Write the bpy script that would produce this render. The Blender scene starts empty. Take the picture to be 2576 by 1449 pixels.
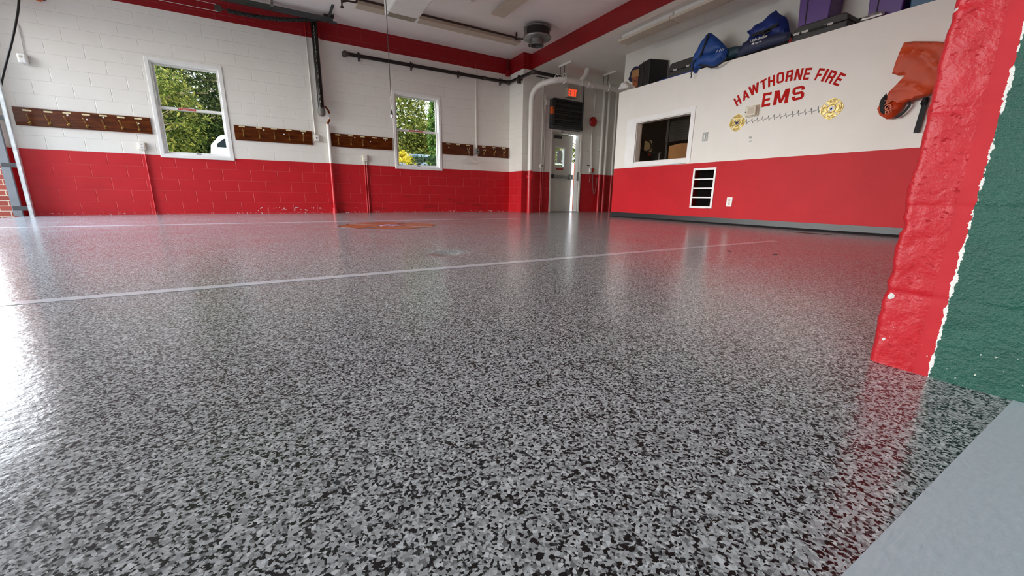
import bpy, bmesh, math, random
from mathutils import Vector, Matrix, noise
from mathutils.geometry import delaunay_2d_cdt
random.seed(7)
PI = math.pi
scene = bpy.context.scene
COL = scene.collection

# ------------------------------------------------------------------ camera
W, H = 2576, 1449
FPX = 988.84
YAW, PITCH, ROLL = 0.529232, 0.229743, 0.013975
CAMZ = 0.39
_fw = Vector((math.sin(YAW)*math.cos(PITCH), math.cos(YAW)*math.cos(PITCH), -math.sin(PITCH)))
_r0 = Vector((math.cos(YAW), -math.sin(YAW), 0))
_u0 = _r0.cross(_fw)
_r = math.cos(ROLL)*_r0 + math.sin(ROLL)*_u0
_u = -math.sin(ROLL)*_r0 + math.cos(ROLL)*_u0
cam = bpy.data.cameras.new('camera'); camo = bpy.data.objects.new('camera', cam); COL.objects.link(camo)
cam.sensor_width = 36; cam.sensor_fit = 'HORIZONTAL'; cam.lens = FPX/W*36
cam.clip_start = 0.02; cam.clip_end = 300
_m = Matrix((_r, _u, -_fw)).transposed().to_4x4(); _m.translation = (0, 0, CAMZ)
camo.matrix_world = _m
scene.camera = camo

def _ray(px, py): return _r*((px-W/2)/FPX) - _u*((py-H/2)/FPX) + _fw
def RX(px, py, X): d = _ray(px, py); return d*(X/d.x) + Vector((0, 0, CAMZ))      # surveyed point on plane x = X
def RY(px, py, Y): d = _ray(px, py); return d*(Y/d.y) + Vector((0, 0, CAMZ))
def RZ(px, py, Z): d = _ray(px, py); return d*((Z-CAMZ)/d.z) + Vector((0, 0, CAMZ))

# ------------------------------------------------------------------ room measures
YW, YD, XE, X0 = 8.95, 8.34, 6.0, -3.30
ZB, ZR, ZC, ZL = 0.98, 3.20, 3.535, 3.22
XC = 5.10          # far corner of the window wall
XBM = 5.32         # red drop face
YEC = 6.20         # office corner
ZT = 2.39          # office front wall height
XLOFT = 6.42

# ------------------------------------------------------------------ materials
def lin(h):
    h = h.lstrip('#'); o = []
    for i in (0, 2, 4):
        c = int(h[i:i+2], 16)/255
        o.append(c/12.92 if c <= .04045 else ((c+.055)/1.055)**2.4)
    return (*o, 1)
class NT:
    def __init__(s, name):
        s.m = bpy.data.materials.new(name); s.m.use_nodes = True
        s.t = s.m.node_tree; s.b = s.t.nodes['Principled BSDF']; s.out = s.t.nodes['Material Output']
    def n(s, typ, ins=None, **pr):
        nd = s.t.nodes.new(typ)
        for k, v in pr.items(): setattr(nd, k, v)
        for k, v in (ins or {}).items(): s.set(nd.inputs[k], v)
        return nd
    def set(s, sock, v):
        if hasattr(v, 'outputs'): v = v.outputs[0]
        if isinstance(v, bpy.types.NodeSocket): s.t.links.new(v, sock)
        else: sock.default_value = v
    def math(s, op, a, b=None, c=None):
        nd = s.n('ShaderNodeMath', operation=op); s.set(nd.inputs[0], a)
        if b is not None: s.set(nd.inputs[1], b)
        if c is not None: s.set(nd.inputs[2], c)
        return nd.outputs[0]
    def mix(s, f, a, b):
        nd = s.n('ShaderNodeMix', data_type='RGBA'); s.set(nd.inputs[0], f); s.set(nd.inputs[6], a); s.set(nd.inputs[7], b)
        return nd.outputs[2]
    def ramp(s, f, stops, interp='LINEAR'):
        nd = s.n('ShaderNodeValToRGB'); cr = nd.color_ramp; cr.interpolation = interp
        while len(cr.elements) < len(stops): cr.elements.new(.5)
        for e, (p, c) in zip(cr.elements, stops):
            e.position = p; e.color = c if len(c) == 4 else (*c, 1)
        s.set(nd.inputs[0], f); return nd.outputs[0]
    def pos(s):
        g = s.n('ShaderNodeNewGeometry'); sp = s.n('ShaderNodeSeparateXYZ', {0: g.outputs['Position']})
        return g.outputs['Position'], sp.outputs[0], sp.outputs[1], sp.outputs[2]
    def xyz(s, x, y, z): return s.n('ShaderNodeCombineXYZ', {0: x, 1: y, 2: z}).outputs[0]
    def noise(s, vec, scale, detail=2, rough=.5):
        nd = s.n('ShaderNodeTexNoise', {'Scale': scale, 'Detail': detail, 'Roughness': rough})
        if vec is not None: s.set(nd.inputs['Vector'], vec)
        return nd.outputs[0]
    def bump(s, h, strength, dist, normal=None):
        nd = s.n('ShaderNodeBump', {'Strength': strength, 'Distance': dist, 'Height': h})
        if normal is not None: s.set(nd.inputs['Normal'], normal)
        return nd.outputs[0]
    def fin(s, color=None, rough=None, metal=None, normal=None, spec=None, **kw):
        b = s.b
        if color is not None: s.set(b.inputs['Base Color'], color)
        if rough is not None: s.set(b.inputs['Roughness'], rough)
        if metal is not None: s.set(b.inputs['Metallic'], metal)
        if normal is not None: s.set(b.inputs['Normal'], normal)
        if spec is not None: s.set(b.inputs['Specular IOR Level'], spec)
        for k, v in kw.items(): s.set(b.inputs[k], v)
        return s.m

def mat(name, hexc, rough=.5, metal=0., var=.12, scale=6., bump=0., bscale=60., **kw):
    t = NT(name); c = lin(hexc)
    tc = t.n('ShaderNodeTexCoord').outputs['Object']
    nz = t.noise(tc, scale, 3)
    lo = tuple(v*(1-var) for v in c[:3]); hi = tuple(min(1, v*(1+var)) for v in c[:3])
    col = t.ramp(nz, [(.3, lo), (.7, hi)])
    nm = t.bump(t.noise(tc, bscale, 3), bump, .004) if bump else None
    return t.fin(col, rough, metal, nm, **kw)

RED, WHITE, REDTOP = '#c01a24', '#e9e6de', '#a8101a'
BW, BH = .424, .1925
def wall_paint(name, axis, block=True, chips=False, ph=(0., 0.), zb=ZB, top=True, flat_noise=25., xmax=None, spec=.35):
    """painted wall: red dado, white field, red band at the top; blocks show through as relief"""
    t = NT(name); p, x, y, z = t.pos()
    a = x if axis == 'x' else y
    wob = t.math('MULTIPLY', t.math('SUBTRACT', t.noise(p, 9., 2), .5), .004)
    zz = t.math('ADD', z, wob)
    m1 = t.math('GREATER_THAN', zz, zb)
    mott = t.noise(p, 3.2, 4, .6)
    red = t.mix(mott, lin('#b4141e'), lin('#cb2029'))
    wht = t.mix(mott, lin('#e4e1d8'), lin('#eeebe4'))
    col = t.mix(m1, red, wht)
    if top:
        m2 = t.math('GREATER_THAN', zz, ZR)
        if xmax: m2 = t.math('MULTIPLY', m2, t.math('LESS_THAN', x, xmax))
        col = t.mix(m2, col, t.mix(mott, lin('#8a0a12'), lin('#98101a')))
    nrm = None; h = None
    fine = t.noise(p, flat_noise*3, 3, .6)
    if block:
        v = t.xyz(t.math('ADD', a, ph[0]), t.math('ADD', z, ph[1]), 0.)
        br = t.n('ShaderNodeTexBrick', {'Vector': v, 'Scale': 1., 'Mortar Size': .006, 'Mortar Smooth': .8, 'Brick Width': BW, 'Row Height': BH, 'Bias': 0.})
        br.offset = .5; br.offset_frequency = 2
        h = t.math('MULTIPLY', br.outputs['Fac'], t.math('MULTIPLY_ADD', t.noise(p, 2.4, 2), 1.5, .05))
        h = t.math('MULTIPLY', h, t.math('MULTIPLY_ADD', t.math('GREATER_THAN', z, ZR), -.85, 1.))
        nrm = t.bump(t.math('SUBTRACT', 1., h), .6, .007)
        col = t.mix(t.math('MULTIPLY', h, .30), col, t.mix(m1, lin('#dd6a68'), lin('#f6f5f1')))  # joint colour lightened to stand in for light caught on mortar ridges
    nrm = t.bump(fine, .12, .003, nrm)
    if chips:
        n1 = t.noise(t.xyz(t.math('MULTIPLY', x, .75), y, z), 21., 3, .55)
        zone = t.math('MULTIPLY', t.math('LESS_THAN', t.math('ABSOLUTE', t.math('SUBTRACT', z, .085)), .035),
                      t.math('MULTIPLY', t.math('GREATER_THAN', x, -.35), t.math('LESS_THAN', x, .85)))
        c1 = t.math('MULTIPLY', zone, t.math('GREATER_THAN', n1, .60))
        n2 = t.noise(p, 34., 4, .6)
        c2 = t.math('MULTIPLY', t.math('LESS_THAN', z, .035), t.math('GREATER_THAN', n2, .625))
        c3 = t.math('MULTIPLY', t.math('LESS_THAN', z, .12), t.math('GREATER_THAN', t.noise(p, 24., 4, .6), .735))
        ch = t.math('MAXIMUM', c1, t.math('MAXIMUM', c2, c3))
        col = t.mix(ch, col, lin('#c9c6c4'))
        scuff = t.math('MULTIPLY', t.math('LESS_THAN', t.math('ABSOLUTE', t.math('SUBTRACT', z, .24)), .17),
                       t.math('GREATER_THAN', t.noise(t.xyz(t.math('MULTIPLY', x, .6), y, t.math('MULTIPLY', z, 4.)), 3.1, 5, .65), .60))
        col = t.mix(t.math('MULTIPLY', t.math('MULTIPLY', scuff, t.math('GREATER_THAN', x, .9)), .4), col, lin('#7a1512'))
    return t.fin(col, .5, 0, nrm, spec)

def pipe_paint(name, rough=.35, zr=ZR):
    t = NT(name); p, x, y, z = t.pos()
    col = t.mix(t.math('GREATER_THAN', z, ZB), lin('#be1822'), lin('#e4e1d9'))
    col = t.mix(t.math('GREATER_THAN', z, zr), col, lin('#a8101a'))
    return t.fin(col, rough, 0, t.bump(t.noise(p, 40., 2), .1, .002))

def m_floor():
    t = NT('flake_floor'); p, x, y, z = t.pos()
    warp = t.n('ShaderNodeTexNoise', {'Vector': p, 'Scale': 260., 'Detail': 1.})
    wv = t.n('ShaderNodeVectorMath', {0: warp.outputs['Color'], 1: (.5, .5, .5)}, operation='SUBTRACT')
    ws = t.n('ShaderNodeVectorMath', {0: wv.outputs[0], 'Scale': .0034}, operation='SCALE')
    v = t.n('ShaderNodeVectorMath', {0: p, 1: ws.outputs[0]}, operation='ADD').outputs[0]
    def layer(sc, off, feat='F1'):
        vv = t.n('ShaderNodeVectorMath', {0: v, 1: off}, operation='ADD').outputs[0]
        nd = t.n('ShaderNodeTexVoronoi', {'Vector': vv, 'Scale': sc, 'Randomness': 1.}, voronoi_dimensions='2D', feature=feat)
        sp = t.n('ShaderNodeSeparateXYZ', {0: nd.outputs['Color']})
        return sp.outputs[0], sp.outputs[1], nd
    r1, g1, n1 = layer(330., (0, 0, 0))
    r2, g2, n2 = layer(215., (3.1, 1.7, 0))
    sel = t.math('GREATER_THAN', g2, .62)
    r = t.n('ShaderNodeMix', {0: sel, 2: r1, 3: r2}, data_type='FLOAT').outputs[0]
    K = lambda v: (v, v*1.01, v*1.0, 1)
    col = t.ramp(r, [(0, K(.006)), (.23, K(.04)), (.30, K(.20)), (.42, K(.34)), (.60, K(.46)), (.82, K(.58)), (.94, K(.72))], 'CONSTANT')
    nb = t.noise(p, 62., 3, .55)
    nb2 = t.noise(p, 9., 2, .5)
    nm = t.bump(nb, .42, .0018)
    nm = t.bump(nb2, .25, .004, nm)
    ro = t.math('MULTIPLY_ADD', t.noise(p, 2.2, 3, .6), .12, .13)
    return t.fin(col, ro, 0, nm, .5)

def m_line():
    t = NT('line_paint'); p, x, y, z = t.pos()
    nm = t.bump(t.noise(p, 62., 3, .55), .25, .0016)
    return t.fin(t.mix(t.noise(p, 30., 3), lin('#c9c9cf'), lin('#dededf')), .18, 0, nm)

def m_strip():
    t = NT('grey_threshold_paint'); p, x, y, z = t.pos()
    s = t.noise(t.xyz(x, t.math('MULTIPLY', y, 2.6), z), 55., 4, .6)
    return t.fin(t.mix(s, lin('#bcc4ca'), lin('#d6dce1')), .33, 0, t.bump(s, .35, .003))

def m_pier():
    t = NT('pier_paint'); p, x, y, z = t.pos()
    edge = t.math('ADD', y, t.math('MULTIPLY', t.math('SUBTRACT', t.noise(p, 45., 3, .6), .5), .008))
    isred = t.math('GREATER_THAN', edge, .2375)
    big = t.noise(p, 14., 4, .6)
    red = t.mix(big, lin('#a30f19'), lin('#b91a25'))
    grn = t.mix(big, lin('#143f33'), lin('#1d5645'))
    col = t.mix(isred, grn, red)
    # flaked white line along the paint edge
    d = t.math('ABSOLUTE', t.math('SUBTRACT', edge, .2365))
    wn = t.math('MULTIPLY', t.math('MAXIMUM', 0., t.math('SUBTRACT', t.noise(p, 22., 5, .75), .44)), .022)
    col = t.mix(t.math('LESS_THAN', d, wn), col, lin('#d8d6ce'))
    # chips on green near the floor
    ch = t.math('MULTIPLY', t.math('GREATER_THAN', t.noise(p, 120., 2, .6), .735), t.math('LESS_THAN', z, .11))
    col = t.mix(ch, col, lin('#bcb9ab'))
    # chips low on the red
    def spot(cy, cz, ry, rz):
        a = t.math('DIVIDE', t.math('SUBTRACT', t.math('ADD', y, t.math('MULTIPLY', t.math('SUBTRACT', t.noise(p, 90., 2), .5), .012)), cy), ry)
        b = t.math('DIVIDE', t.math('SUBTRACT', z, cz), rz)
        return t.math('LESS_THAN', t.math('ADD', t.math('MULTIPLY', a, a), t.math('MULTIPLY', b, b)), 1.)
    sp = t.math('MAXIMUM', spot(*RX(2239, 745, 1.245).yz, .0065, .0075), t.math('MAXIMUM', spot(*RX(2223, 853, 1.245).yz, .003, .004), spot(*RX(2400, 24, 1.245).yz, .006, .004)))
    col = t.mix(sp, col, lin('#bfbdb8'))
    # taped stripe is smoother
    stripe = t.math('MULTIPLY', isred, t.math('LESS_THAN', edge, .264))
    ya = t.math('MULTIPLY_ADD', y, .75, t.math('MULTIPLY', z, .66)); yb = t.math('MULTIPLY_ADD', y, -.66, t.math('MULTIPLY', z, .75))
    brush = t.noise(t.xyz(t.math('MULTIPLY', ya, 5.), t.math('MULTIPLY', yb, 48.), 0.), 1., 5, .62)
    bmask = t.math('MAXIMUM', 0., t.math('MULTIPLY', t.math('SUBTRACT', t.noise(p, 8., 2), .38), 3.))
    pit = t.math('MAXIMUM', 0., t.math('SUBTRACT', t.noise(t.xyz(x, y, t.math('MULTIPLY', z, 1.8)), 60., 4, .6), .62))
    stuc = t.noise(p, 170., 3, .6)
    lump = t.noise(p, 30., 3, .5)
    hh = t.math('MULTIPLY_ADD', t.math('MULTIPLY', brush, bmask), .55, t.math('MULTIPLY_ADD', pit, -2.4, t.math('MULTIPLY', lump, .6)))
    hr = t.math('MULTIPLY_ADD', stuc, .12, hh); hg = t.math('MULTIPLY_ADD', stuc, .5, t.math('MULTIPLY', lump, .7))
    hsel = t.n('ShaderNodeMix', {0: isred, 2: hg, 3: hr}, data_type='FLOAT').outputs[0]
    amt = t.math('MULTIPLY_ADD', stripe, -.88, 1.)
    nm = t.bump(t.math('MULTIPLY', hsel, amt), .8, .009)
    ro = t.math('MULTIPLY_ADD', stripe, .25, .40)
    return t.fin(col, ro, 0, nm, .4)

def m_brick():
    t = NT('brick'); p, x, y, z = t.pos()
    br = t.n('ShaderNodeTexBrick', {'Vector': t.xyz(t.math('SUBTRACT', x, y), z, 0.), 'Scale': 1., 'Mortar Size': .006, 'Mortar Smooth': .2, 'Brick Width': .205, 'Row Height': .0745,
             'Color1': lin('#8f3a2e'), 'Color2': lin('#a9503f'), 'Mortar': lin('#cbbfa9')})
    return t.fin(br.outputs['Color'], .8, 0, t.bump(br.outputs['Fac'], -.5, .006))

def m_wood():
    t = NT('stained_wood')
    tc = t.n('ShaderNodeTexCoord').outputs['Object']
    sp = t.n('ShaderNodeSeparateXYZ', {0: tc})
    v = t.xyz(t.math('MULTIPLY', sp.outputs[0], 1.3), sp.outputs[1], t.math('MULTIPLY', sp.outputs[2], 16.))
    g = t.noise(v, 2.2, 6, .65)
    col = t.ramp(g, [(.25, lin('#2a1008')), (.5, lin('#54260e')), (.75, lin('#7a4015'))])
    return t.fin(col, .22, 0, t.bump(g, .05, .002), .22)

def m_glass(name='window_glass', tint=(.93, .96, .95, 1), refl=1.45):
    t = NT(name); t.t.nodes.remove(t.b)
    tr = t.n('ShaderNodeBsdfTransparent', {'Color': tint}); gl = t.n('ShaderNodeBsdfGlossy', {'Roughness': .02})
    fr = t.math('MULTIPLY', t.n('ShaderNodeFresnel', {'IOR': refl}), t.math('SUBTRACT', 1., t.n('ShaderNodeNewGeometry').outputs['Backfacing']))
    mx = t.n('ShaderNodeMixShader', {0: fr, 1: tr, 2: gl}); t.t.links.new(mx.outputs[0], t.out.inputs[0])
    return t.m

def m_leaf(name, c1, c2, c3):
    t = NT(name)
    g = t.n('ShaderNodeNewGeometry')
    col = t.ramp(g.outputs['Random Per Island'], [(0, lin(c1)), (.5, lin(c2)), (1, lin(c3))])
    t.t.nodes.remove(t.b)
    d = t.n('ShaderNodeBsdfDiffuse', {'Color': col}); tl = t.n('ShaderNodeBsdfTranslucent', {'Color': col})
    mx = t.n('ShaderNodeMixShader', {0: .35, 1: d, 2: tl}); t.t.links.new(mx.outputs[0], t.out.inputs[0])
    return t.m

def m_emit(name, c, s):
    t = NT(name)
    p = t.pos()[0]
    col = t.mix(t.noise(p, 20., 2), lin(c), lin(c))
    return t.fin(lin('#300505'), .4, **{'Emission Color': col, 'Emission Strength': s})

def m_abs():
    t = NT('black_abs_pipe'); tc = t.n('ShaderNodeTexCoord').outputs['Object']
    sp = t.n('ShaderNodeSeparateXYZ', {0: tc})
    n = t.noise(t.xyz(t.math('MULTIPLY', sp.outputs[0], 60.), 0., t.math('MULTIPLY', sp.outputs[2], 34.)), 1., 3, .6)
    row = t.math('MULTIPLY', t.math('LESS_THAN', t.math('ABSOLUTE', t.math('ADD', sp.outputs[0], .012)), .008), t.math('LESS_THAN', sp.outputs[1], 0.))
    m = t.math('MULTIPLY', row, t.math('GREATER_THAN', n, .52))
    return t.fin(t.mix(m, lin('#0e0e0d'), lin('#8d8a78')), .25)

def m_gold():
    t = NT('gold_leaf'); p = t.pos()[0]
    n = t.noise(p, 34., 3, .6)
    col = t.ramp(n, [(.3, lin('#8c6d22')), (.5, lin('#cdb05a')), (.7, lin('#ecdca0'))])
    return t.fin(col, .35, .25, t.bump(n, .3, .003))

M = dict(
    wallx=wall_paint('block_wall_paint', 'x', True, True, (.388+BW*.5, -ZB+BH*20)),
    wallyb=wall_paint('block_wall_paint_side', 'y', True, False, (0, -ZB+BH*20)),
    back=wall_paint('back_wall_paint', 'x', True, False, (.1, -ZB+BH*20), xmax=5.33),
    office=wall_paint('board_wall_paint', 'y', False, False, zb=.957, top=False, flat_noise=40., spec=.2),
    loft=mat('loft_wall_paint', '#dcd9d0', .5, var=.04, scale=2, bump=.05),
    ceil=mat('ceiling_paint', '#f2ece7', .6, var=.05, scale=1.2, bump=.15, bscale=90),
    ceil2=mat('soffit_paint', '#efebe2', .6, var=.05, scale=1.2, bump=.1),
    fascia=mat('red_gloss_paint', '#930d16', .4, var=.1, scale=4, bump=.1),
    floor=m_floor(), line=m_line(), strip=m_strip(), pier=m_pier(), brick=m_brick(), wood=m_wood(),
    edge=mat('dark_board_edge', '#1d0d10', .4),
    glass=m_glass(), dglass=m_glass('office_glass', (.95, .92, .88, 1), 1.18),
    vinyl=mat('white_vinyl', '#eeedea', .35, var=.03), alu=mat('sash_metal', '#cfcdc9', .4, var=.05),
    steel=mat('galvanized_steel', '#8d908c', .38, .75, var=.25, scale=14), dsteel=mat('dark_steel', '#46484a', .45, .5, var=.2, scale=10),
    track=mat('track_zinc', '#c4c9c9', .4, .3, var=.2, scale=18), dtrack=mat('grey_track_steel', '#4a4c4c', .5, .4, var=.15),
    black=mat('black_iron', '#15110f', .45, var=.3), brown=mat('rusty_iron', '#2b1813', .55, var=.35, scale=20), rust=mat('rust_brown', '#4a271c', .6, var=.3, scale=30),
    grayfit=mat('iron_fitting', '#4d453f', .5, .4, var=.2), abs=m_abs(), cable=mat('black_rubber', '#0f0f0e', .35), pvc=mat('cap_grey', '#6d6a62', .5),
    wpaint=pipe_paint('white_over_red_paint'), wback=pipe_paint('white_over_red_gloss', zr=99), white=mat('white_paint', '#e6e3dc', .4, var=.05), beige=mat('fixture_beige', '#c8bda9', .45, var=.06), lens=mat('acrylic_lens', '#bfb19d', .3, var=.05),
    cream=mat('cream_plastic', '#dcd5bf', .4, var=.06), grillef=mat('filter_grey', '#8e8775', .7, var=.2, scale=40, bump=.3, bscale=200),
    copper=mat('copper', '#7d4428', .4, .7, var=.3, scale=30), brass=mat('brass', '#a98a4c', .35, .8, var=.2, scale=40), chrome=mat('chrome', '#c9c9c5', .2, .9),
    tape=mat('cream_label_tape', '#ddd0a2', .5, var=.08, scale=30), dot=mat('white_paper', '#e8e6e0', .6), sred=mat('red_sticker', '#c23a30', .4, var=.1),
    lred=mat('lettering_red', '#b51710', .6, var=.08, **{'Specular IOR Level': .1}), gold=m_gold(), navy=mat('star_blue', '#1c2a5e', .4), silver=mat('star_silver', '#8f98b5', .35, .3),
    ekg=mat('line_charcoal', '#4c4f4c', .5), ink=mat('ink_gold_brown', '#6f5a22', .5),
    base=mat('rubber_cove_base', '#17191b', .4, var=.25, scale=8), smudge=mat('grey_smudge', '#b9b8b0', .6),
    blue=mat('royal_blue_nylon', '#17478f', .55, var=.15, bump=.15, bscale=120), dblue=mat('deep_blue_nylon', '#122c74', .55, var=.15, bump=.15, bscale=120),
    nvy=mat('navy_nylon', '#1d2544', .6, var=.15, bump=.15, bscale=120), webb=mat('black_webbing', '#0a0a0c', .7, var=.2), teal=mat('dark_teal_nylon', '#123642', .6),
    case=mat('black_plastic_case', '#1b1b1c', .45, var=.15, bump=.1, bscale=200), gcase=mat('charcoal_case', '#2e2c2a', .5, var=.12, bump=.1, bscale=200), tagw=mat('grey_label', '#b3b2ac', .5),
    card=mat('cardboard', '#9a6f42', .7, var=.1), cardd=mat('cardboard_side', '#8a4a24', .7, var=.1), purple=mat('purple_plastic', '#54307c', .4, var=.1), tealbox=mat('teal_plastic', '#2f5a78', .4, var=.1),
    cloth=mat('white_cloth', '#dedcd6', .8, var=.05), plastic=mat('clear_plastic', '#8a8785', .15, var=.5, scale=25), orange=mat('orange_nylon', '#bd3f0e', .55, var=.12, bump=.2, bscale=90), orangeh=mat('orange_print', '#c9612a', .5),
    exith=mat('exit_housing', '#c9bfa8', .4), exitl=m_emit('exit_letters', '#ff3a1e', 1.6), orang2=mat('orange_actuator', '#c8561d', .4), bell=mat('bell_red', '#a8151a', .3),
    doorw=mat('door_paint', '#d6d4ca', .4, var=.05), paper=mat('notice_paper', '#d3d6de', .6), dk=mat('dark_room', '#1f1a16', .7, var=.2), dk2=mat('dark_brown_wall', '#2a2017', .7, var=.2), dkb=mat('dark_blind', '#2c2c2a', .6, var=.2, scale=20),
    gray=mat('jamb_grey_paint', '#7b7f84', .45, var=.08), panel=mat('door_panel_paint', '#d3d8bd', .5, var=.08),
    ctile=mat('concrete_outside', '#8a8781', .9, var=.12, scale=1.5), asph=mat('asphalt_outside', '#6b6a66', .9, var=.2, scale=1.5), grass=mat('grass_ground', '#5a6b34', .9, var=.3, scale=4),
    leaf1=m_leaf('leaves_tree', '#1b2917', '#3a4a26', '#6e7242'), leaf2=m_leaf('leaves_yellow_green', '#36471f', '#667035', '#a39c4d'), leaf3=m_leaf('leaves_arborvitae', '#203a1c', '#43632e', '#8a9a4c'), leaf4=m_leaf('leaves_shrub', '#1a301a', '#314c2a', '#5c7048'), leaf5=m_leaf('leaves_autumn', '#8a8a24', '#d0b52c', '#e6d36a'),
    bark=mat('bark', '#a08c66', .8, var=.3, scale=12), carw=mat('car_white', '#eceeef', .2), carg=mat('car_grey_blue', '#8797a8', .25), carglass=mat('car_glass', '#20262c', .1, var=.1), tire=mat('tire', '#151515', .8),
    decal=mat('cross_orange', '#a8623a', .25, var=.12, scale=12), decald=mat('cross_dark_line', '#6e2c1c', .3), lilac=mat('cross_lilac', '#b7a4cc', .3), debris=mat('wet_dirt', '#3b3420', .6, var=.5, scale=30),
    chain=mat('chain_steel', '#b8b4a8', .35, .8), greenw=mat('green_wall_paint', '#174a3c', .5, var=.15),
)

# ------------------------------------------------------------------ geometry
def tag(o, label=None, cat=None, group=None, kind=None):
    if label: o['label'] = label
    if cat: o['category'] = cat
    if group: o['group'] = group
    if kind: o['kind'] = kind
    return o
def thing(name, loc, label=None, cat=None, group=None, kind=None):
    o = bpy.data.objects.new(name, None); o.location = loc; o.empty_display_size = .05; COL.objects.link(o)
    return tag(o, label, cat, group, kind)
def org(o):
    v = Vector((0, 0, 0))
    while o is not None: v += o.location; o = o.parent
    return v

class MB:
    def __init__(s): s.v = []; s.f = []
    def add(s, vs, fs):
        b = len(s.v); s.v += [Vector(v) for v in vs]; s.f += [tuple(b+i for i in f) for f in fs]; return s
    def box(s, x0, x1, y0, y1, z0, z1):
        vs = [(x, y, z) for z in (z0, z1) for y in (y0, y1) for x in (x0, x1)]
        return s.add(vs, [(0, 2, 3, 1), (4, 5, 7, 6), (0, 1, 5, 4), (2, 6, 7, 3), (0, 4, 6, 2), (1, 3, 7, 5)])
    def prism(s, poly, off):
        n = len(poly); off = Vector(off); p = [Vector(q) for q in poly]
        return s.add(p+[q+off for q in p], [tuple(range(n))[::-1], tuple(range(n, 2*n))]+[(i, (i+1) % n, n+(i+1) % n, n+i) for i in range(n)])
    def tube(s, pts, r, n=12, closed=False, cap=True):
        pts = [Vector(p) for p in pts]; N = len(pts); rs = r if isinstance(r, (list, tuple)) else [r]*N
        tan = []
        for i in range(N):
            if closed: d = pts[(i+1) % N]-pts[i-1]
            else: d = pts[min(i+1, N-1)]-pts[max(i-1, 0)]
            tan.append(d.normalized() if d.length > 1e-9 else Vector((0, 0, 1)))
        t0 = tan[0]; a = Vector((0, 0, 1)) if abs(t0.z) < .9 else Vector((1, 0, 0))
        u = t0.cross(a).normalized(); vs = []
        for i in range(N):
            t = tan[i]; u = (u-t*u.dot(t)).normalized(); w = t.cross(u)
            for k in range(n):
                g = 2*PI*k/n; vs.append(pts[i]+(u*math.cos(g)+w*math.sin(g))*rs[i])
        fs = []
        for i in range(N if closed else N-1):
            j = (i+1) % N
            for k in range(n):
                k2 = (k+1) % n; fs.append((i*n+k, i*n+k2, j*n+k2, j*n+k))
        if cap and not closed: fs += [tuple(range(n))[::-1], tuple((N-1)*n+k for k in range(n))]
        return s.add(vs, fs)
    def cyl(s, a, b, r, n=16): return s.tube([a, b], r, n)
    def lathe(s, prof, c, axis=(0, 0, 1), n=32):
        ax = Vector(axis).normalized(); c = Vector(c); a = Vector((0, 0, 1)) if abs(ax.z) < .9 else Vector((1, 0, 0))
        u = ax.cross(a).normalized(); w = ax.cross(u); vs = []
        for r, h in prof:
            for k in range(n):
                g = 2*PI*k/n; vs.append(c+ax*h+(u*math.cos(g)+w*math.sin(g))*max(r, 1e-5))
        fs = [(i*n+k, i*n+(k+1) % n, (i+1)*n+(k+1) % n, (i+1)*n+k) for i in range(len(prof)-1) for k in range(n)]
        return s.add(vs, fs)
    def ball(s, c, r, n=14, sc=(1, 1, 1)):
        vs = []; fs = []; c = Vector(c)
        for i in range(n//2+1):
            th = PI*i/(n//2)
            for k in range(n):
                g = 2*PI*k/n; vs.append(c+Vector((math.sin(th)*math.cos(g)*r*sc[0], math.sin(th)*math.sin(g)*r*sc[1], math.cos(th)*r*sc[2])))
        for i in range(n//2):
            for k in range(n): fs.append((i*n+k, i*n+(k+1) % n, (i+1)*n+(k+1) % n, (i+1)*n+k))
        return s.add(vs, fs)
    def frame(s, x0, x1, z0, z1, w, ya, yb):      # rectangular ring in the x-z plane
        s.box(x0, x0+w, ya, yb, z0, z1); s.box(x1-w, x1, ya, yb, z0, z1)
        s.box(x0+w, x1-w, ya, yb, z0, z0+w); return s.box(x0+w, x1-w, ya, yb, z1-w, z1)
    def xframe(s, y0, y1, z0, z1, w, xa, xb):
        s.box(xa, xb, y0, y0+w, z0, z1); s.box(xa, xb, y1-w, y1, z0, z1)
        s.box(xa, xb, y0+w, y1-w, z0, z0+w); return s.box(xa, xb, y0+w, y1-w, z1-w, z1)
    def build(s, name, m, parent=None, smooth=False, bevel=0., label=None, merge=True, kind=None, loc=None):
        me = bpy.data.meshes.new(name)
        o = bpy.data.objects.new(name, me); COL.objects.link(o)
        if parent is not None: o.parent = parent; off = org(parent)
        else:
            if loc is None:
                xs = [v.x for v in s.v]; ys = [v.y for v in s.v]; zs = [v.z for v in s.v]
                loc = Vector(((min(xs)+max(xs))/2, (min(ys)+max(ys))/2, min(zs)))
            o.location = loc; off = Vector(loc)
        me.from_pydata([v-off for v in s.v], [], s.f)
        bm = bmesh.new(); bm.from_mesh(me)
        if merge: bmesh.ops.remove_doubles(bm, verts=bm.verts, dist=1e-6)
        bmesh.ops.recalc_face_normals(bm, faces=bm.faces)
        bm.to_mesh(me); bm.free()
        me.materials.append(M[m] if isinstance(m, str) else m)
        if smooth:
            me.polygons.foreach_set('use_smooth', [True]*len(me.polygons)); me.set_sharp_from_angle(angle=math.radians(40))
        if bevel:
            b = o.modifiers.new('bevel', 'BEVEL'); b.width = bevel; b.segments = 2; b.limit_method = 'ANGLE'; b.angle_limit = math.radians(40)
        if label: o['label'] = label
        if kind: o['kind'] = kind
        return o
def struct(name, mb, m, **k):
    o = mb.build(name, m, **k); o['kind'] = 'structure'; return o

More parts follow.
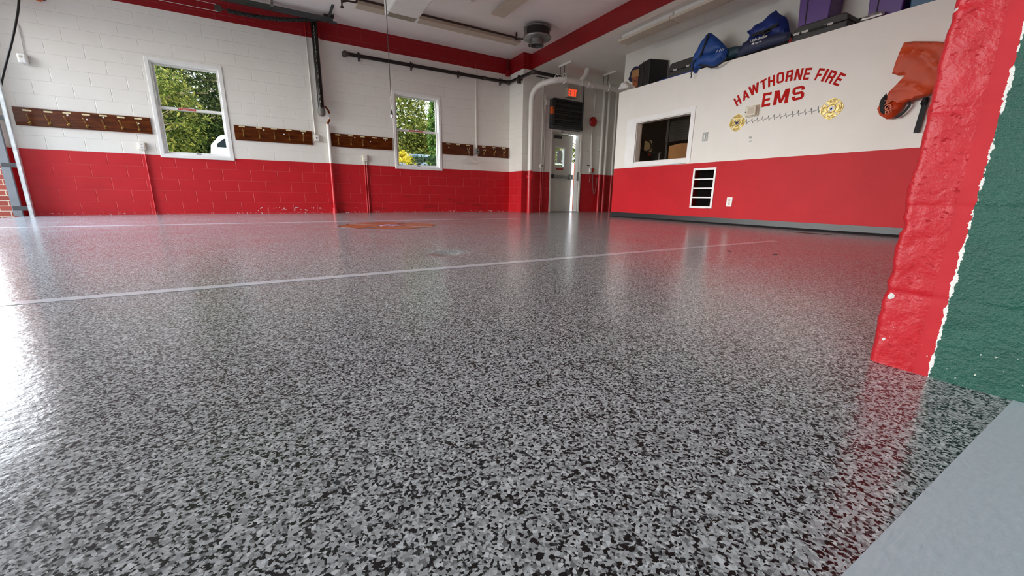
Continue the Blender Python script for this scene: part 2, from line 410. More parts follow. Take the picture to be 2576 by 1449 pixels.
def arc(c, r, a0, a1, u, w, n=8):
    c, u, w = Vector(c), Vector(u), Vector(w)
    return [c+u*(r*math.cos(a0+(a1-a0)*i/n))+w*(r*math.sin(a0+(a1-a0)*i/n)) for i in range(n+1)]
def fillet(pts, r, n=6):
    pts = [Vector(p) for p in pts]; out = [pts[0]]
    for i in range(1, len(pts)-1):
        a, b, c = pts[i-1], pts[i], pts[i+1]; d1 = (a-b).normalized(); d2 = (c-b).normalized()
        rr = min(r, (a-b).length*.48, (c-b).length*.48); p, q = b+d1*rr, b+d2*rr
        for k in range(n+1):
            t = k/n; out.append(p*(1-t)**2+b*2*t*(1-t)+q*t*t)
    out.append(pts[-1]); return out

def holes_wall(mb, axis, c0, c1, a0, a1, z0, z1, holes):
    xs = sorted({a0, a1, *[h[0] for h in holes], *[h[1] for h in holes]}); zs = sorted({z0, z1, *[h[2] for h in holes], *[h[3] for h in holes]})
    for i in range(len(xs)-1):
        for j in range(len(zs)-1):
            mx, mz = (xs[i]+xs[i+1])/2, (zs[j]+zs[j+1])/2
            if any(h[0] < mx < h[1] and h[2] < mz < h[3] for h in holes): continue
            if axis == 'x': mb.box(xs[i], xs[i+1], c0, c1, zs[j], zs[j+1])
            else: mb.box(c0, c1, xs[i], xs[i+1], zs[j], zs[j+1])
    return mb

def puff(outline, x, depth, step, amp=.02, seed=0., back=.6, k=9., R=None, fold=None):
    """cloth shape: outline in (y, z), swelling towards -x by depth and towards +x by depth*back"""
    n = len(outline); P = [Vector(p) for p in outline]
    Q = []
    for i in range(n):                                  # densify edges
        a, b = P[i], P[(i+1) % n]; m = max(1, int((b-a).length/step))
        Q += [a.lerp(b, j/m) for j in range(m)]
    n = len(Q)
    def inside(p):
        c = False; j = n-1
        for i in range(n):
            if (Q[i].y > p.y) != (Q[j].y > p.y) and p.x < (Q[j].x-Q[i].x)*(p.y-Q[i].y)/(Q[j].y-Q[i].y)+Q[i].x: c = not c
            j = i
        return c
    def dist(p):
        d = 9
        for i in range(n):
            a, b = Q[i], Q[(i+1) % n]; ab = b-a; t = max(0, min(1, (p-a).dot(ab)/max(ab.length_squared, 1e-12)))
            d = min(d, (p-a-ab*t).length)
        return d
    mnx, mxx = min(q.x for q in Q), max(q.x for q in Q); mny, mxy = min(q.y for q in Q), max(q.y for q in Q)
    pts = list(Q)
    yy = mnx
    while yy < mxx:
        zz = mny
        while zz < mxy:
            p = Vector((yy+random.uniform(-.2, .2)*step, zz+random.uniform(-.2, .2)*step))
            if inside(p) and dist(p) > step*.45: pts.append(p)
            zz += step
        yy += step
    r = delaunay_2d_cdt(pts, [(i, (i+1) % n) for i in range(n)], [], 1, 1e-6)
    V2, F = r[0], r[2]
    R = R or min(mxx-mnx, mxy-mny)*.35
    mb = MB(); fr = []; bk = []
    for p in V2:
        d = min(dist(p), R)/R; e = math.sqrt(max(0, 1-(1-d)**2)) if d > 1e-4 else 0
        w = noise.noise(Vector((p.x*k+seed, p.y*k*.6-p.x*k*.5, seed*1.7)))*amp*e+noise.noise(Vector((p.x*k*2.7, p.y*k*2.2+seed, 3.3)))*amp*.45*e
        if fold: w += fold(p)*e
        fr.append((x-depth*e-w, p.x, p.y)); bk.append((x+depth*back*e, p.x, p.y))
    m = len(V2)
    mb.add(fr+bk, [tuple(f) for f in F]+[tuple(m+i for i in f[::-1]) for f in F])
    return mb

# letters on a unit square, each a list of convex polygons
def rc(a, b, c, d): return [(a, b), (c, b), (c, d), (a, d)]
GL = {
 'H': [rc(0, 0, .3, 1), rc(.7, 0, 1, 1), rc(.3, .4, .7, .6)],
 'A': [[(0, 0), (.29, 0), (.62, 1), (.36, 1)], [(.71, 0), (1, 0), (.64, 1), (.38, 1)], rc(.2, .2, .8, .38)],
 'W': [[(0, 1), (.21, 1), (.38, 0), (.19, 0)], [(.24, 0), (.38, 0), (.58, 1), (.42, 1)], [(.42, 1), (.58, 1), (.76, 0), (.62, 0)], [(.62, 0), (.81, 0), (1, 1), (.79, 1)]],
 'T': [rc(0, .8, 1, 1), rc(.33, 0, .67, .8)],
 'R': [rc(0, 0, .3, 1), rc(.3, .81, .72, 1), rc(.3, .38, .72, .56), rc(.7, .52, 1, .86), [(.7, .86), (1, .86), (.84, 1), (.7, 1)], [(.7, .52), (1, .52), (.88, .42), (.7, .38)], [(.68, 0), (1, 0), (1, .33), (.86, .45), (.68, .45)]],
 'N': [rc(0, 0, .28, 1), rc(.72, 0, 1, 1), [(0, 1), (.3, 1), (1, 0), (.7, 0)]],
 'E': [rc(0, 0, .3, 1), rc(.3, 0, 1, .19), rc(.3, .41, .88, .59), rc(.3, .81, 1, 1)],
 'F': [rc(0, 0, .3, 1), rc(.3, .38, .85, .57), rc(.3, .81, 1, 1)],
 'I': [rc(0, 0, 1, 1)],
 'M': [rc(0, 0, .23, 1), rc(.77, 0, 1, 1), [(0, 1), (.3, 1), (.58, .08), (.42, .08)], [(.7, 1), (1, 1), (.58, .08), (.42, .08)]],
 'S': [rc(.22, .82, .78, 1), [(0, .84), (.26, .84), (.26, 1), (.18, 1)], rc(0, .58, .26, .84), [(.74, .84), (1, .84), (.82, 1), (.74, 1)], rc(.74, .68, 1, .84), [(0, .58), (.26, .58), (.26, .42), (.18, .42)], rc(.2, .42, .8, .59), [(.74, .42), (1, .42), (.82, .59), (.74, .59)], rc(.74, .16, 1, .42), [(.74, .16), (1, .16), (.82, 0), (.74, 0)], rc(.22, 0, .78, .18), [(0, .16), (.26, .16), (.26, 0), (.18, 0)], rc(0, .16, .26, .32)],
 'X': [[(0, 0), (.3, 0), (1, 1), (.7, 1)], [(0, 1), (.3, 1), (1, 0), (.7, 0)]],
}
_o = [(.22, 0), (.78, 0), (1, .15), (1, .85), (.78, 1), (.22, 1), (0, .85), (0, .15)]; _i = [(.34, .18), (.66, .18), (.72, .24), (.72, .76), (.66, .82), (.34, .82), (.28, .76), (.28, .24)]
GL['O'] = [[_o[k], _o[(k+1) % 8], _i[(k+1) % 8], _i[k]] for k in range(8)]
def glyph(ch, BL, BR, TL, TR, off):
    mb = MB(); BL, BR, TL, TR = map(Vector, (BL, BR, TL, TR))
    ov = Vector(off).normalized()
    for k, poly in enumerate(GL[ch]):
        mb.prism([-ov*.0002*k+BL*(1-u)*(1-v)+BR*u*(1-v)+TL*(1-u)*v+TR*u*v for u, v in poly], off)
    return mb
def text_part(body, m, parent, origin, xdir, up, size, name='lettering'):
    cu = bpy.data.curves.new('t', 'FONT'); cu.body = body; cu.size = size; cu.extrude = .0008; cu.offset = size*.012
    to = bpy.data.objects.new('t', cu); COL.objects.link(to)
    dg = bpy.context.evaluated_depsgraph_get(); me = bpy.data.meshes.new_from_object(to.evaluated_get(dg))
    xd, upv = Vector(xdir).normalized(), Vector(up).normalized(); nz = xd.cross(upv); mb = MB()
    mb.add([Vector(origin)+xd*v.co.x+upv*v.co.y+nz*v.co.z for v in me.vertices], [tuple(p.vertices) for p in me.polygons])
    bpy.data.objects.remove(to); bpy.data.meshes.remove(me); bpy.data.curves.remove(cu)
    return mb.build(name, m, parent)

# ================================================================== SETTING
# floor with a shallow dip round the old drain
DC = Vector((.985, 2.56)); DR = .30
mb = MB(); xs = [X0, DC.x-DR, DC.x+DR, 10.]; ys = [-6., DC.y-DR, DC.y+DR, 9.3]
for i in range(3):
    for j in range(3):
        if i == 1 and j == 1: continue
        mb.add([(xs[i], ys[j], 0), (xs[i+1], ys[j], 0), (xs[i+1], ys[j+1], 0), (xs[i], ys[j+1], 0)], [(0, 1, 2, 3)])
n = 30; vs = []
for i in range(n+1):
    for j in range(n+1):
        x = -DR+2*DR*i/n; y = -DR+2*DR*j/n; r = min(1, math.hypot(x/.17, y/.20))
        vs.append((DC.x+x, DC.y+y, -.016*(.5+.5*math.cos(PI*r))))
mb.add(vs, [(i*(n+1)+j, (i+1)*(n+1)+j, (i+1)*(n+1)+j+1, i*(n+1)+j+1) for i in range(n) for j in range(n)])
struct('floor', mb, 'floor', smooth=True, loc=(0, 0, 0))
struct('ground', MB().box(-60, 60, -60, 90, -.4, -.05), 'asph', loc=(0, 0, -.4))
struct('ground', MB().box(-40, X0-.3, -30, 30, -.05, -.012), 'ctile', loc=(-10, 0, -.05))
struct('ground', MB().box(-20, 40, 9.6, 60, -.05, -.03), 'grass', loc=(0, 20, -.05))
struct('ceiling', MB().box(X0-.45, XBM+.02, -6.3, YW+.3, ZC, ZC+.35), 'ceil')
struct('ceiling', MB().box(XBM+.02, 10.3, -6.3, YW+.3, ZL, ZC+.35), 'ceil2')
struct('trim_1', MB().box(XBM, XBM+.02, -6., YD, ZL, ZC), 'fascia')

WIN = [(-1.62, -.605, .955, 2.485), (2.27, 3.33, .945, 2.50)]
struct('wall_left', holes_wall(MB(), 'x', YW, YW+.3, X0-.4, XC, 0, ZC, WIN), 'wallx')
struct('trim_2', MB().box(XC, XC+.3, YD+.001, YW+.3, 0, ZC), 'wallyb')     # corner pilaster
DX0, DX1, DZ = 5.915, 6.90, 1.99
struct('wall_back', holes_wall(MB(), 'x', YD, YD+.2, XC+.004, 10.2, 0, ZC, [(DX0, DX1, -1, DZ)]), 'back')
struct('wall_far', MB().box(10., 10.2, -6.2, YD, 0, ZC), 'loft')
# wall with the open bay doorways, one behind the camera added for foreground light
OP = [(4.7, 8.78), (2.3, 3.9), (-5.2, -1.2)]; ZH = 2.85
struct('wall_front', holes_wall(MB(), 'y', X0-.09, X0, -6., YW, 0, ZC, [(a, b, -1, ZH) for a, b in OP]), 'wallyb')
struct('wall_front', holes_wall(MB(), 'y', X0-.42, X0-.09, -6., YW+.3, 0, ZC+.35, [(a, b+.004, -1, ZH) for a, b in OP]), 'brick')
struct('trim_3', MB().box(X0-.09, X0+.004, 8.772, 8.79, 0, ZH).box(X0-.0, X0+.006, 8.772, 8.80, 0, ZH), 'gray')
# office front wall with window and return-air opening
OW = (4.515, 5.675, 1.045, 1.765); GR = (3.975, 4.325, .265, .845)
struct('wall_right', holes_wall(MB(), 'y', XE, XE+.13, .346, YEC, 0, ZT, [OW, GR]), 'office')
struct('wall_side', MB().box(XE+.13, 10., YEC-.12, YEC, 0, ZT-.03), 'loft')
struct('wall_upper', MB().box(XLOFT, 10., -6., 6.52, ZT-.03, ZL), 'loft')
struct('trim_4', MB().box(XE+.13, XLOFT, .346, YEC, ZT-.04, ZT), 'loft')
struct('baseboard_right', MB().box(XE-.012, XE, .346, YEC+.005, 0, .10).prism([(XE-.012, .346, .0), (XE-.03, .346, 0), (XE-.012, .346, .025)], (0, YEC-.34, 0)), 'base')
struct('wall_office', MB().box(8.6, 8.7, .2, YEC-.125, 0, ZT-.15).box(XE+.14, 8.6, YEC-.14, YEC-.125, 0, ZT-.15).box(XE+.14, 8.6, .2, .3, 0, ZT-.04), 'dk2')
struct('ceiling_office', MB().box(XE+.13, 10., .2, YEC-.12, ZT-.14, ZT-.05), 'dk')
# pier on the right: stuccoed block, painted red then green
PX, PY = 1.245, .346
mb = MB(); ny, nz = 150, 230; y0p, z1p = -.45, 1.3
def pdx(y, z):
    d = noise.noise(Vector((y*9, z*7, 1.3)))*.004+noise.noise(Vector((y*34, z*30, 5)))*.0016
    jz = (z+.02) % .2; j = math.exp(-((min(jz, .2-jz))/.006)**2)*(.5+.5*noise.noise(Vector((y*12, round(z/.2)*3.1, 8))))
    if y < .262: d *= .55
    e = max(0, (y-(PY-.014))/.014)
    return d+.005*j+.012*e*e
vs = []
for i in range(ny+1):
    y = y0p+(PY-y0p)*i/ny
    for k in range(nz+1):
        z = z1p*k/nz; yy = y
        if y > PY-.05:
            w = (y-(PY-.05))/.05
            yy = y+w*(noise.noise(Vector((z*11, 2.2, 0)))*.006+noise.noise(Vector((z*42, 7.2, 0)))*.003-max(0, noise.noise(Vector((z*17, 4.4, 0)))-.35)*.03)
        vs.append((PX+pdx(y, z), yy, z))
fs = [(i*(nz+1)+k, (i+1)*(nz+1)+k, (i+1)*(nz+1)+k+1, i*(nz+1)+k+1) for i in range(ny) for k in range(nz)]
b0 = len(vs)
for k in range(nz+1): v = vs[ny*(nz+1)+k]; vs.append((PX+.4, v[1]-.002, v[2]))
fs += [(ny*(nz+1)+k, b0+k, b0+k+1, ny*(nz+1)+k+1) for k in range(nz)]
mb.add(vs, fs); mb.box(PX+.004, PX+.4, -6, PY-.002, z1p-.01, ZC).box(PX+.02, PX+.4, -6, y0p+.01, 0, z1p).box(PX+.4, XE, PY-.3, PY-.004, 0, ZC).box(XE, 9.9, PY-.3, PY-.004, 0, ZC)
struct('wall_near', mb, 'pier', smooth=True, loc=(PX, 0, 0))
struct('trim_5', MB().box(-2.6, PX+.03, -.32, .1135, -.02, .0015), 'strip')
# walls of the adjoining bay behind the camera
struct('wall_bay', MB().box(X0, 10.2, -6.2, -6., 0, ZC).box(X0, -2.6, -.2, .34, 0, ZC), 'greenw')

# white guide lines on the floor
LA, LB = RZ(50, 757, 0), RZ(1960, 607, 0); LC, LD = RZ(0, 573, 0), RZ(1300, 549, 0)
def line(x0, x1, y, w, label):
    o = MB().box(x0, x1, y-w/2, y+w/2, -.003, .0012).build('floor_line', 'line'); tag(o, label, 'line', None)
line(LA.x-.02, LB.x, (LA.y+LB.y)/2, .062, 'long white painted line crossing the middle of the speckled floor')
line(X0+.05, LD.x, (LC.y+LD.y)/2, .062, 'thin white painted line on the floor nearest the window wall')

# ------------------------------------------------------------------ windows
def window(nm, x0, x1, z0, z1, sx0, sx1, lab):
    w = thing(nm, (x0, YW, z0), kind='structure')
    w['label'] = lab
    mb = MB().frame(x0, x1, z0, z1, .052, YW-.012, YW+.10)
    mb.frame(x0+.045, x1-.045, z0+.045, z1-.045, .022, YW+.03, YW+.10)
    mb.build('window_frame', 'vinyl', w, bevel=.004)
    MB().box(x0-.004, x1+.004, YW-.02, YW+.05, z0-.012, z0+.035).build('window_sill', 'vinyl', w, bevel=.004)
    zm = (z0+z1)/2+.02; a, b = x0+.062, x1-.062
    for k, (lo, hi, ya) in enumerate(((zm-.02, z1-.06, YW+.085), (z0+.055, zm+.022, YW+.055))):
        sash = MB().frame(a, b, lo, hi, .036, ya, ya+.028).build('upper_sash' if k == 0 else 'lower_sash', 'alu' if k == 0 else 'vinyl', w, bevel=.003)
        MB().box(a+.034, b-.034, ya+.012, ya+.016, lo+.034, hi-.034).build('pane', 'glass', sash)
        if k == 1:
            st = MB().box(sx0, sx1, ya-.0025, ya, hi-.033, hi-.003).build('warning_sticker', 'sred', sash, label='red strip sticker on the meeting rail')
            mb = MB(); q = sx0+.012
            while q < sx1-.03:
                l = random.uniform(.012, .03); mb.box(q, q+l, ya-.0035, ya-.0024, hi-.021, hi-.015); q += l+.01
            mb.build('printed_lettering', 'dot', st)
            cx = (a+b)/2
            MB().box(cx-.035, cx+.035, ya-.012, ya, lo+.012, lo+.024).build('sash_lift', 'dsteel', sash)
            MB().box(cx-.03, cx+.03, ya-.02, ya+.02, hi, hi+.012).build('sash_lock', 'alu', sash)
window('window_1', *WIN[0], -1.30, -1.06, 'white sash window nearest the open bay door')
window('window_2', *WIN[1], 2.62, 2.92, 'white sash window nearest the room corner')

# ------------------------------------------------------------------ exit door (ajar)
d = thing('door_1', (DX0, YD, 0), kind='structure'); d['label'] = 'white steel exit door standing ajar under the louver'
MB().box(DX0, DX0+.045, YD-.015, YD+.2, 0, DZ).box(DX1-.045, DX1, YD-.015, YD+.2, 0, DZ).box(DX0+.045, DX1-.045, YD-.015, YD+.2, DZ-.05, DZ)\
    .box(DX1-.075, DX1-.045, YD+.02, YD+.06, 0, DZ-.05).build('door_frame', 'white', d, bevel=.003)
MB().box(DX0+.045, DX1-.045, YD-.01, YD+.2, 0, .014).build('threshold', 'dsteel', d)
ang = math.radians(13); hx, hy = DX0+.05, YD+.05
def DP(u, v, z): return Vector((hx+u*math.cos(ang)-v*math.sin(ang), hy+u*math.sin(ang)+v*math.cos(ang), z))
def dbox(mb, u0, u1, v0, v1, z0, z1):
    vs = [DP(u, v, z) for z in (z0, z1) for v in (v0, v1) for u in (u0, u1)]
    return mb.add(vs, [(0, 2, 3, 1), (4, 5, 7, 6), (0, 1, 5, 4), (2, 6, 7, 3), (0, 4, 6, 2), (1, 3, 7, 5)])
LW = .85; gu0, gu1, gz0, gz1 = .16, .53, 1.14, 1.60
mb = MB()
for u0, u1, za, zb in ((0, gu0, .015, 1.93), (gu1, LW, .015, 1.93), (gu0, gu1, .015, gz0), (gu0, gu1, gz1, 1.93)): dbox(mb, u0, u1, 0, .045, za, zb)
leaf = mb.build('door_leaf', 'doorw', d)
mb = MB()
for u0, u1, za, zb in ((gu0-.025, gu0+.012, gz0-.025, gz1+.025), (gu1-.012, gu1+.025, gz0-.025, gz1+.025), (gu0+.012, gu1-.012, gz0-.025, gz0+.012), (gu0+.012, gu1-.012, gz1-.012, gz1+.025)): dbox(mb, u0, u1, -.008, .053, za, zb)
mb.build('glazing_bead', 'white', leaf)
dbox(MB(), gu0+.01, gu1-.01, .02, .025, gz0+.01, gz1-.01).build('pane', 'glass', leaf)
mb = MB(); pc = (.345, 1.38); pw, ph, c = .085, .15, .04
pl = [(-pw, -ph+c), (-pw+c, -ph), (pw-c, -ph), (pw, -ph+c), (pw, ph-c), (pw-c, ph), (-pw+c, ph), (-pw, ph-c)]
mb.prism([DP(pc[0]+a, .012, pc[1]+b) for a, b in pl], DP(0, .003, 0)-DP(0, 0, 0))
pp = mb.build('paper_notice', 'paper', leaf, label='pale notice taped to the door glass')
mb = MB()
for sx, sz in ((-1, -1), (1, -1), (1, 1), (-1, 1)): dbox(mb, pc[0]+sx*.075-.022, pc[0]+sx*.075+.022, .006, .011, pc[1]+sz*.135-.022, pc[1]+sz*.135+.022)
dbox(mb, pc[0]-.03, pc[0]+.03, .006, .011, pc[1]+.14, pc[1]+.165)
mb.build('tape', 'dot', leaf)
dbox(MB(), .21, .50, -.003, 0, 1.055, 1.10).build('door_sign', 'sred', leaf, label='small red strip sign under the glass')
mb = MB(); dbox(mb, .03, .80, -.06, -.02, .865, .925); pb = mb.build('panic_bar', 'steel', leaf, bevel=.008)
dbox(MB(), -.0, .07, -.075, 0, .845, .945).build('end_cap', 'black', leaf); dbox(MB(), .72, .83, -.075, 0, .835, .955).build('latch_case', 'steel', leaf, bevel=.006)
mb = MB(); dbox(mb, .09, .34, -.055, 0, 1.80, 1.865); cl = mb.build('door_closer', 'dsteel', leaf, bevel=.008)
MB().tube([DP(.16, -.06, 1.87), DP(.42, -.16, 1.89), (DX0+.30, YD-.02, DZ-.03)], .012, 8).build('closer_arm', 'steel', leaf)
MB().box(DX1-.078, DX1-.07, YD+.0, YD+.05, .80, 1.02).build('strike_plate', 'steel', d)

# ------------------------------------------------------------------ office window
w = thing('window_3', (XE, OW[0], OW[2]), kind='structure'); w['label'] = 'office window with wide white casing in the red and white wall'
y0, y1, z0, z1 = OW
MB().box(XE-.016, XE, y0-.075, y0, z0-.08, z1+.085).box(XE-.016, XE, y1, y1+.24, z0-.08, z1+.085).box(XE-.016, XE, y0, y1, z0-.08, z0).box(XE-.016, XE, y0, y1, z1, z1+.085).build('casing', 'vinyl', w, bevel=.003)
MB().box(XE, XE+.13, y1-.012, y1, z0, z1).box(XE, XE+.13, y0, y0+.012, z0, z1).box(XE, XE+.13, y0+.012, y1-.012, z1-.012, z1).box(XE, XE+.13, y0+.012, y1-.012, z0, z0+.012).build('reveal', 'gray' if 0 else 'white', w)
MB().box(XE+.10, XE+.106, y0+.012, y1-.012, z0+.012, z1-.012).build('pane', 'dglass', w)
MB().box(XE+.107, XE+.125, 5.02, 5.06, z0+.01, z1-.01).build('center_mullion', 'black', w)
# things behind the glass
t = thing('wall_poster', (8.58, 6.1, 1.2), 'cream poster with a dark circle sign behind the office window', 'poster')
py, pz = 6.02, 1.40
# poster hangs on the far side wall of the office (plane y)
yp = YEC-.145
a, b = RY(1622, 352, yp), RY(1638, 383, yp)
t.location = (a.x, yp, b.z)
MB().box(a.x, b.x, yp-.006, yp, b.z, a.z).build('sheet', 'tape', t)
cx, cz = a.x+.15*(b.x-a.x), (a.z+b.z)/2
MB().tube([(cx+math.cos(g)*.16, yp-.012, cz+math.sin(g)*.11) for g in [2*PI*k/24 for k in range(24)]], .014, 6, closed=True).build('circle_mark', 'brown', t)
q0, q1 = RY(1630, 386, yp), RY(1638, 390, yp)
tag(MB().box(q0.x, q1.x, yp-.01, yp, q1.z-.02, q0.z).build('wall_sticker', 'sred'), 'small red sticker under the poster behind the office window', 'sticker')
t = thing('window_blind', (6.5, 4.4, 1.2), 'dark horizontal blind hanging behind the right half of the office window', 'blind')
mb = MB()
for k in range(9): mb.prism([(6.32, 4.66, 1.40+.045*k), (6.35, 4.66, 1.40+.045*k), (6.335, 4.66, 1.445+.045*k)], (0, .60, 0))
mb.build('slats', 'dkb', t); MB().box(6.31, 6.36, 4.65, 5.27, 1.80, 1.84).build('head_rail', 'black', t)
t = thing('cardboard_carton', (6.75, 4.5, 0), 'tan cardboard carton seen low through the right half of the office window', 'box')
MB().box(6.5, 6.9, 4.7, 5.30, .95, 1.34).build('carton', 'card', t); MB().prism([(6.499, 5.30, 1.2), (6.499, 4.7, 1.2), (6.499, 4.7, 1.345), (6.499, 5.05, 1.375), (6.499, 5.30, 1.35)], (-.004, 0, 0)).build('flap', 'card', t)
tag(MB().box(6.45, 7.2, 4.6, 5.34, 0, .945).build('storage_cabinet', 'dk'), 'dark cabinet under the tan carton behind the office window', 'cabinet')
t = thing('office_chair', (6.6, 5.67, 0), 'black office chair back near the middle of the office window', 'chair')
MB().box(6.55, 6.62, 5.54, 5.78, .72, 1.28).build('backrest', 'black', t, bevel=.03); MB().box(6.5, 6.95, 5.47, 5.85, .44, .52).build('seat', 'black', t, bevel=.03)
MB().cyl((6.72, 5.66, .06), (6.72, 5.66, .45), .03).build('post', 'steel', t); MB().box(6.66, 6.7, 5.62, 5.7, .46, .8).build('back_support', 'black', t)
mb = MB()
for k in range(5): g = 2*PI*k/5; mb.tube([(6.72, 5.66, .09), (6.72+.27*math.cos(g), 5.66+.27*math.sin(g), .05)], [.03, .02], 8); mb.ball((6.72+.27*math.cos(g), 5.66+.27*math.sin(g), .03), .03, 8)
mb.build('star_base', 'black', t)

# ================================================================== WINDOW WALL FITTINGS
def z5(x, y): return (560+x/4.527, 240+y/4.527)
def z7(x, y): return (960+x/5.797, 210+y/5.797)
def z2(x, y): return (x/4.14, 230+y/4.14)
YB = YW-.022
def hook(parent, x, z, tilt=0., h=.085):
    """double coat hook: long upper arm and short lower arm"""
    y = YB
    mb = MB().box(x-.011, x+.011, y-.004, y, z-.035, z+.01)
    up = [(x+tilt*.1, y-.002, z), (x+tilt*.3, y-.02, z+.02), (x+tilt*.7, y-.045, z+h*.7), (x+tilt, y-.052, z+h)]
    mb.tube(fillet(up, .03), [.0055]*len(fillet(up, .03)), 8); mb.ball(up[-1], .008, 8)
    dn = fillet([(x, y-.002, z-.012), (x, y-.035, z-.042), (x, y-.05, z-.022)], .03)
    mb.tube(dn, .0065, 8); mb.ball(dn[-1], .009, 8)
    return mb.build('hook', 'brass', parent, smooth=True)
def board(x0, x1, f, tapes, hooks, dots, lab, miss=()):
    t = thing('coat_hook_board', ((x0+x1)/2, YW, 1.30), lab, 'hook board', 'coat hook boards along the window wall')
    MB().box(x0, x1, YB, YW+.002, 1.303, 1.553).build('board', 'wood', t, bevel=.003)
    for q in tapes:
        p = RY(*f(*q), YB); MB().box(p.x-.045, p.x+.045, YB-.0015, YB, p.z-.011, p.z+.011).build('name_label', 'tape', t)
    for q in hooks:
        p = RY(*f(*q[:2]), YB); hook(t, p.x, p.z, q[2] if len(q) > 2 else 0.)
    for q in dots:
        p = RY(*f(*q), YB); MB().lathe([(0, -.0), (.012, -.0), (.012, -.002), (0, -.002)], (p.x, YB, p.z), (0, 1, 0), 12).build('screw_cover', 'dot', t)
    return t
board(-3.19, -1.677, z2, [(280, 197), (500, 213), (695, 225), (893, 242), (1072, 253), (1257, 270), (1437, 283)],
      [(315, 315), (520, 325, -.02), (718, 335, -.02), (912, 352, -.02), (1098, 362, -.02), (1280, 372, -.02), (1455, 387, -.01)],
      [(702, 247), (905, 293), (1077, 272), (1443, 333)], 'longest wooden coat hook board, left of the first window beside the bay door')
board(-.547, .695, z5, [(218, 353), (413, 370), (583, 381), (754, 397), (918, 409)], [(240, 445), (422, 463), (592, 475), (760, 487), (920, 500)],
      [(470, 395), (700, 443), (915, 432)], 'wooden coat hook board just right of the first window, five hooks')
board(1.02, 2.228, z5, [(1312, 449), (1458, 461), (1592, 472), (1728, 484), (1853, 494)], [(1322, 540), (1463, 546), (1597, 558)],
      [(1505, 482), (1683, 527), (1853, 512)], 'wooden coat hook board between the white riser pipe and the second window')
bd4 = board(3.346, 4.114, z7, [(972, 881), (1117, 892), (1258, 904)], [(1268, 985, .015)], [(980, 932), (1255, 955)], 'short wooden coat hook board with the hanger on its only hook')
board(4.235, 5.072, z7, [(1490, 925), (1637, 937), (1780, 950)], [(1490, 1020, .03), (1637, 1030, .03), (1778, 1035, .02)], [(1490, 972), (1637, 957), (1778, 1000)], 'wooden coat hook board ending at the room corner, three hooks')
# wire hanger
hp = RY(*z7(1268, 985), YB-.045); hz = hp.z-.018
t = thing('clothes_hanger', (hp.x, hp.y, hz-.3), 'white clothes hanger on the short hook board', 'hanger')
top = Vector((hp.x, hp.y, hz))
nk = top+Vector((0, 0, -.11))
MB().tube([top+Vector((.028*math.cos(a), 0, .028*math.sin(a)-.005)) for a in [PI*1.05-k*PI*1.25/12 for k in range(13)]]+[top+Vector((.005, 0, -.06)), nk], .0035, 8).build('hook', 'chrome', t, smooth=True)
mb = MB()
sh = fillet([nk, nk+Vector((-.2, .012, -.10)), nk+Vector((-.19, .015, -.135)), nk+Vector((.19, -.012, -.135)), nk+Vector((.2, -.012, -.10)), nk], .03)
mb.tube(sh, .008, 8); mb.tube(fillet([nk+Vector((-.185, .0, -.11)), nk+Vector((0, 0, -.125)), nk+Vector((.185, 0, -.11))], .05), .005, 8)
mb.build('body', 'white', t, smooth=True)

# surface outlets and conduits on the window wall
def straps(mb, x, y, zs, w=.03):
    for z in zs: mb.box(x-w, x+w, y-.004, y+.004, z-.008, z+.008)
    return mb
def outlet(x, z, lab, pipes, up=None, cat='outlet', m='cream', round_=False, w=.048, h=.06, grp='surface outlets on the window wall'):
    t = thing('electrical_outlet', (x, YW, z), lab, cat)
    bx = MB().box(x-w, x+w, YW-.05, YW, z-h, z+h).build('box', m, t, bevel=.008)
    mb = MB().box(x-w*.7, x+w*.7, YW-.054, YW-.05, z-h*.85, z+h*.85); mb.build('cover_plate', 'vinyl' if m == 'cream' else 'steel', t, bevel=.003)
    mb = MB()
    for dz in ((-.025, .025) if not round_ else (0,)): mb.lathe([(0, 0), (.015, 0), (.015, -.004), (0, -.004)], (x, YW-.054, z+dz), (0, 1, 0), 12)
    mb.build('socket_face', 'black' if round_ else 'beige', t)
    for px_, za, zb_ in pipes:
        mb = MB().cyl((px_, YW-.018, za), (px_, YW-.018, zb_), .0105, 10)
        straps(mb, px_, YW-.018, [za+(zb_-za)*f for f in (.25, .75)], .022)
        mb.build('conduit', 'wpaint', t, smooth=True)
    return t
p = RY(358, 368, YW); outlet(p.x, p.z, 'white outlet box with one red conduit, left of the first window', [(p.x+.02, 0, p.z-.05)])
p = RY(918, 398, YW); outlet(p.x, p.z, 'white outlet box on two red conduits below the middle hook board', [(p.x-.018, 0, p.z-.05), (p.x+.022, 0, p.z-.05)])
p = RY(795, 348, YW); outlet(p.x+.01, p.z, 'grey outlet box at the right end of the five-hook board, conduit from above', [(p.x-.01, p.z+.05, ZC)], m='cream', round_=True)
p = RY(1199.5, 381, YW); outlet(p.x, p.z, 'grey outlet box between the two short hook boards, conduit from above', [(p.x-.02, p.z+.05, ZR+.16)], m='steel', round_=True)

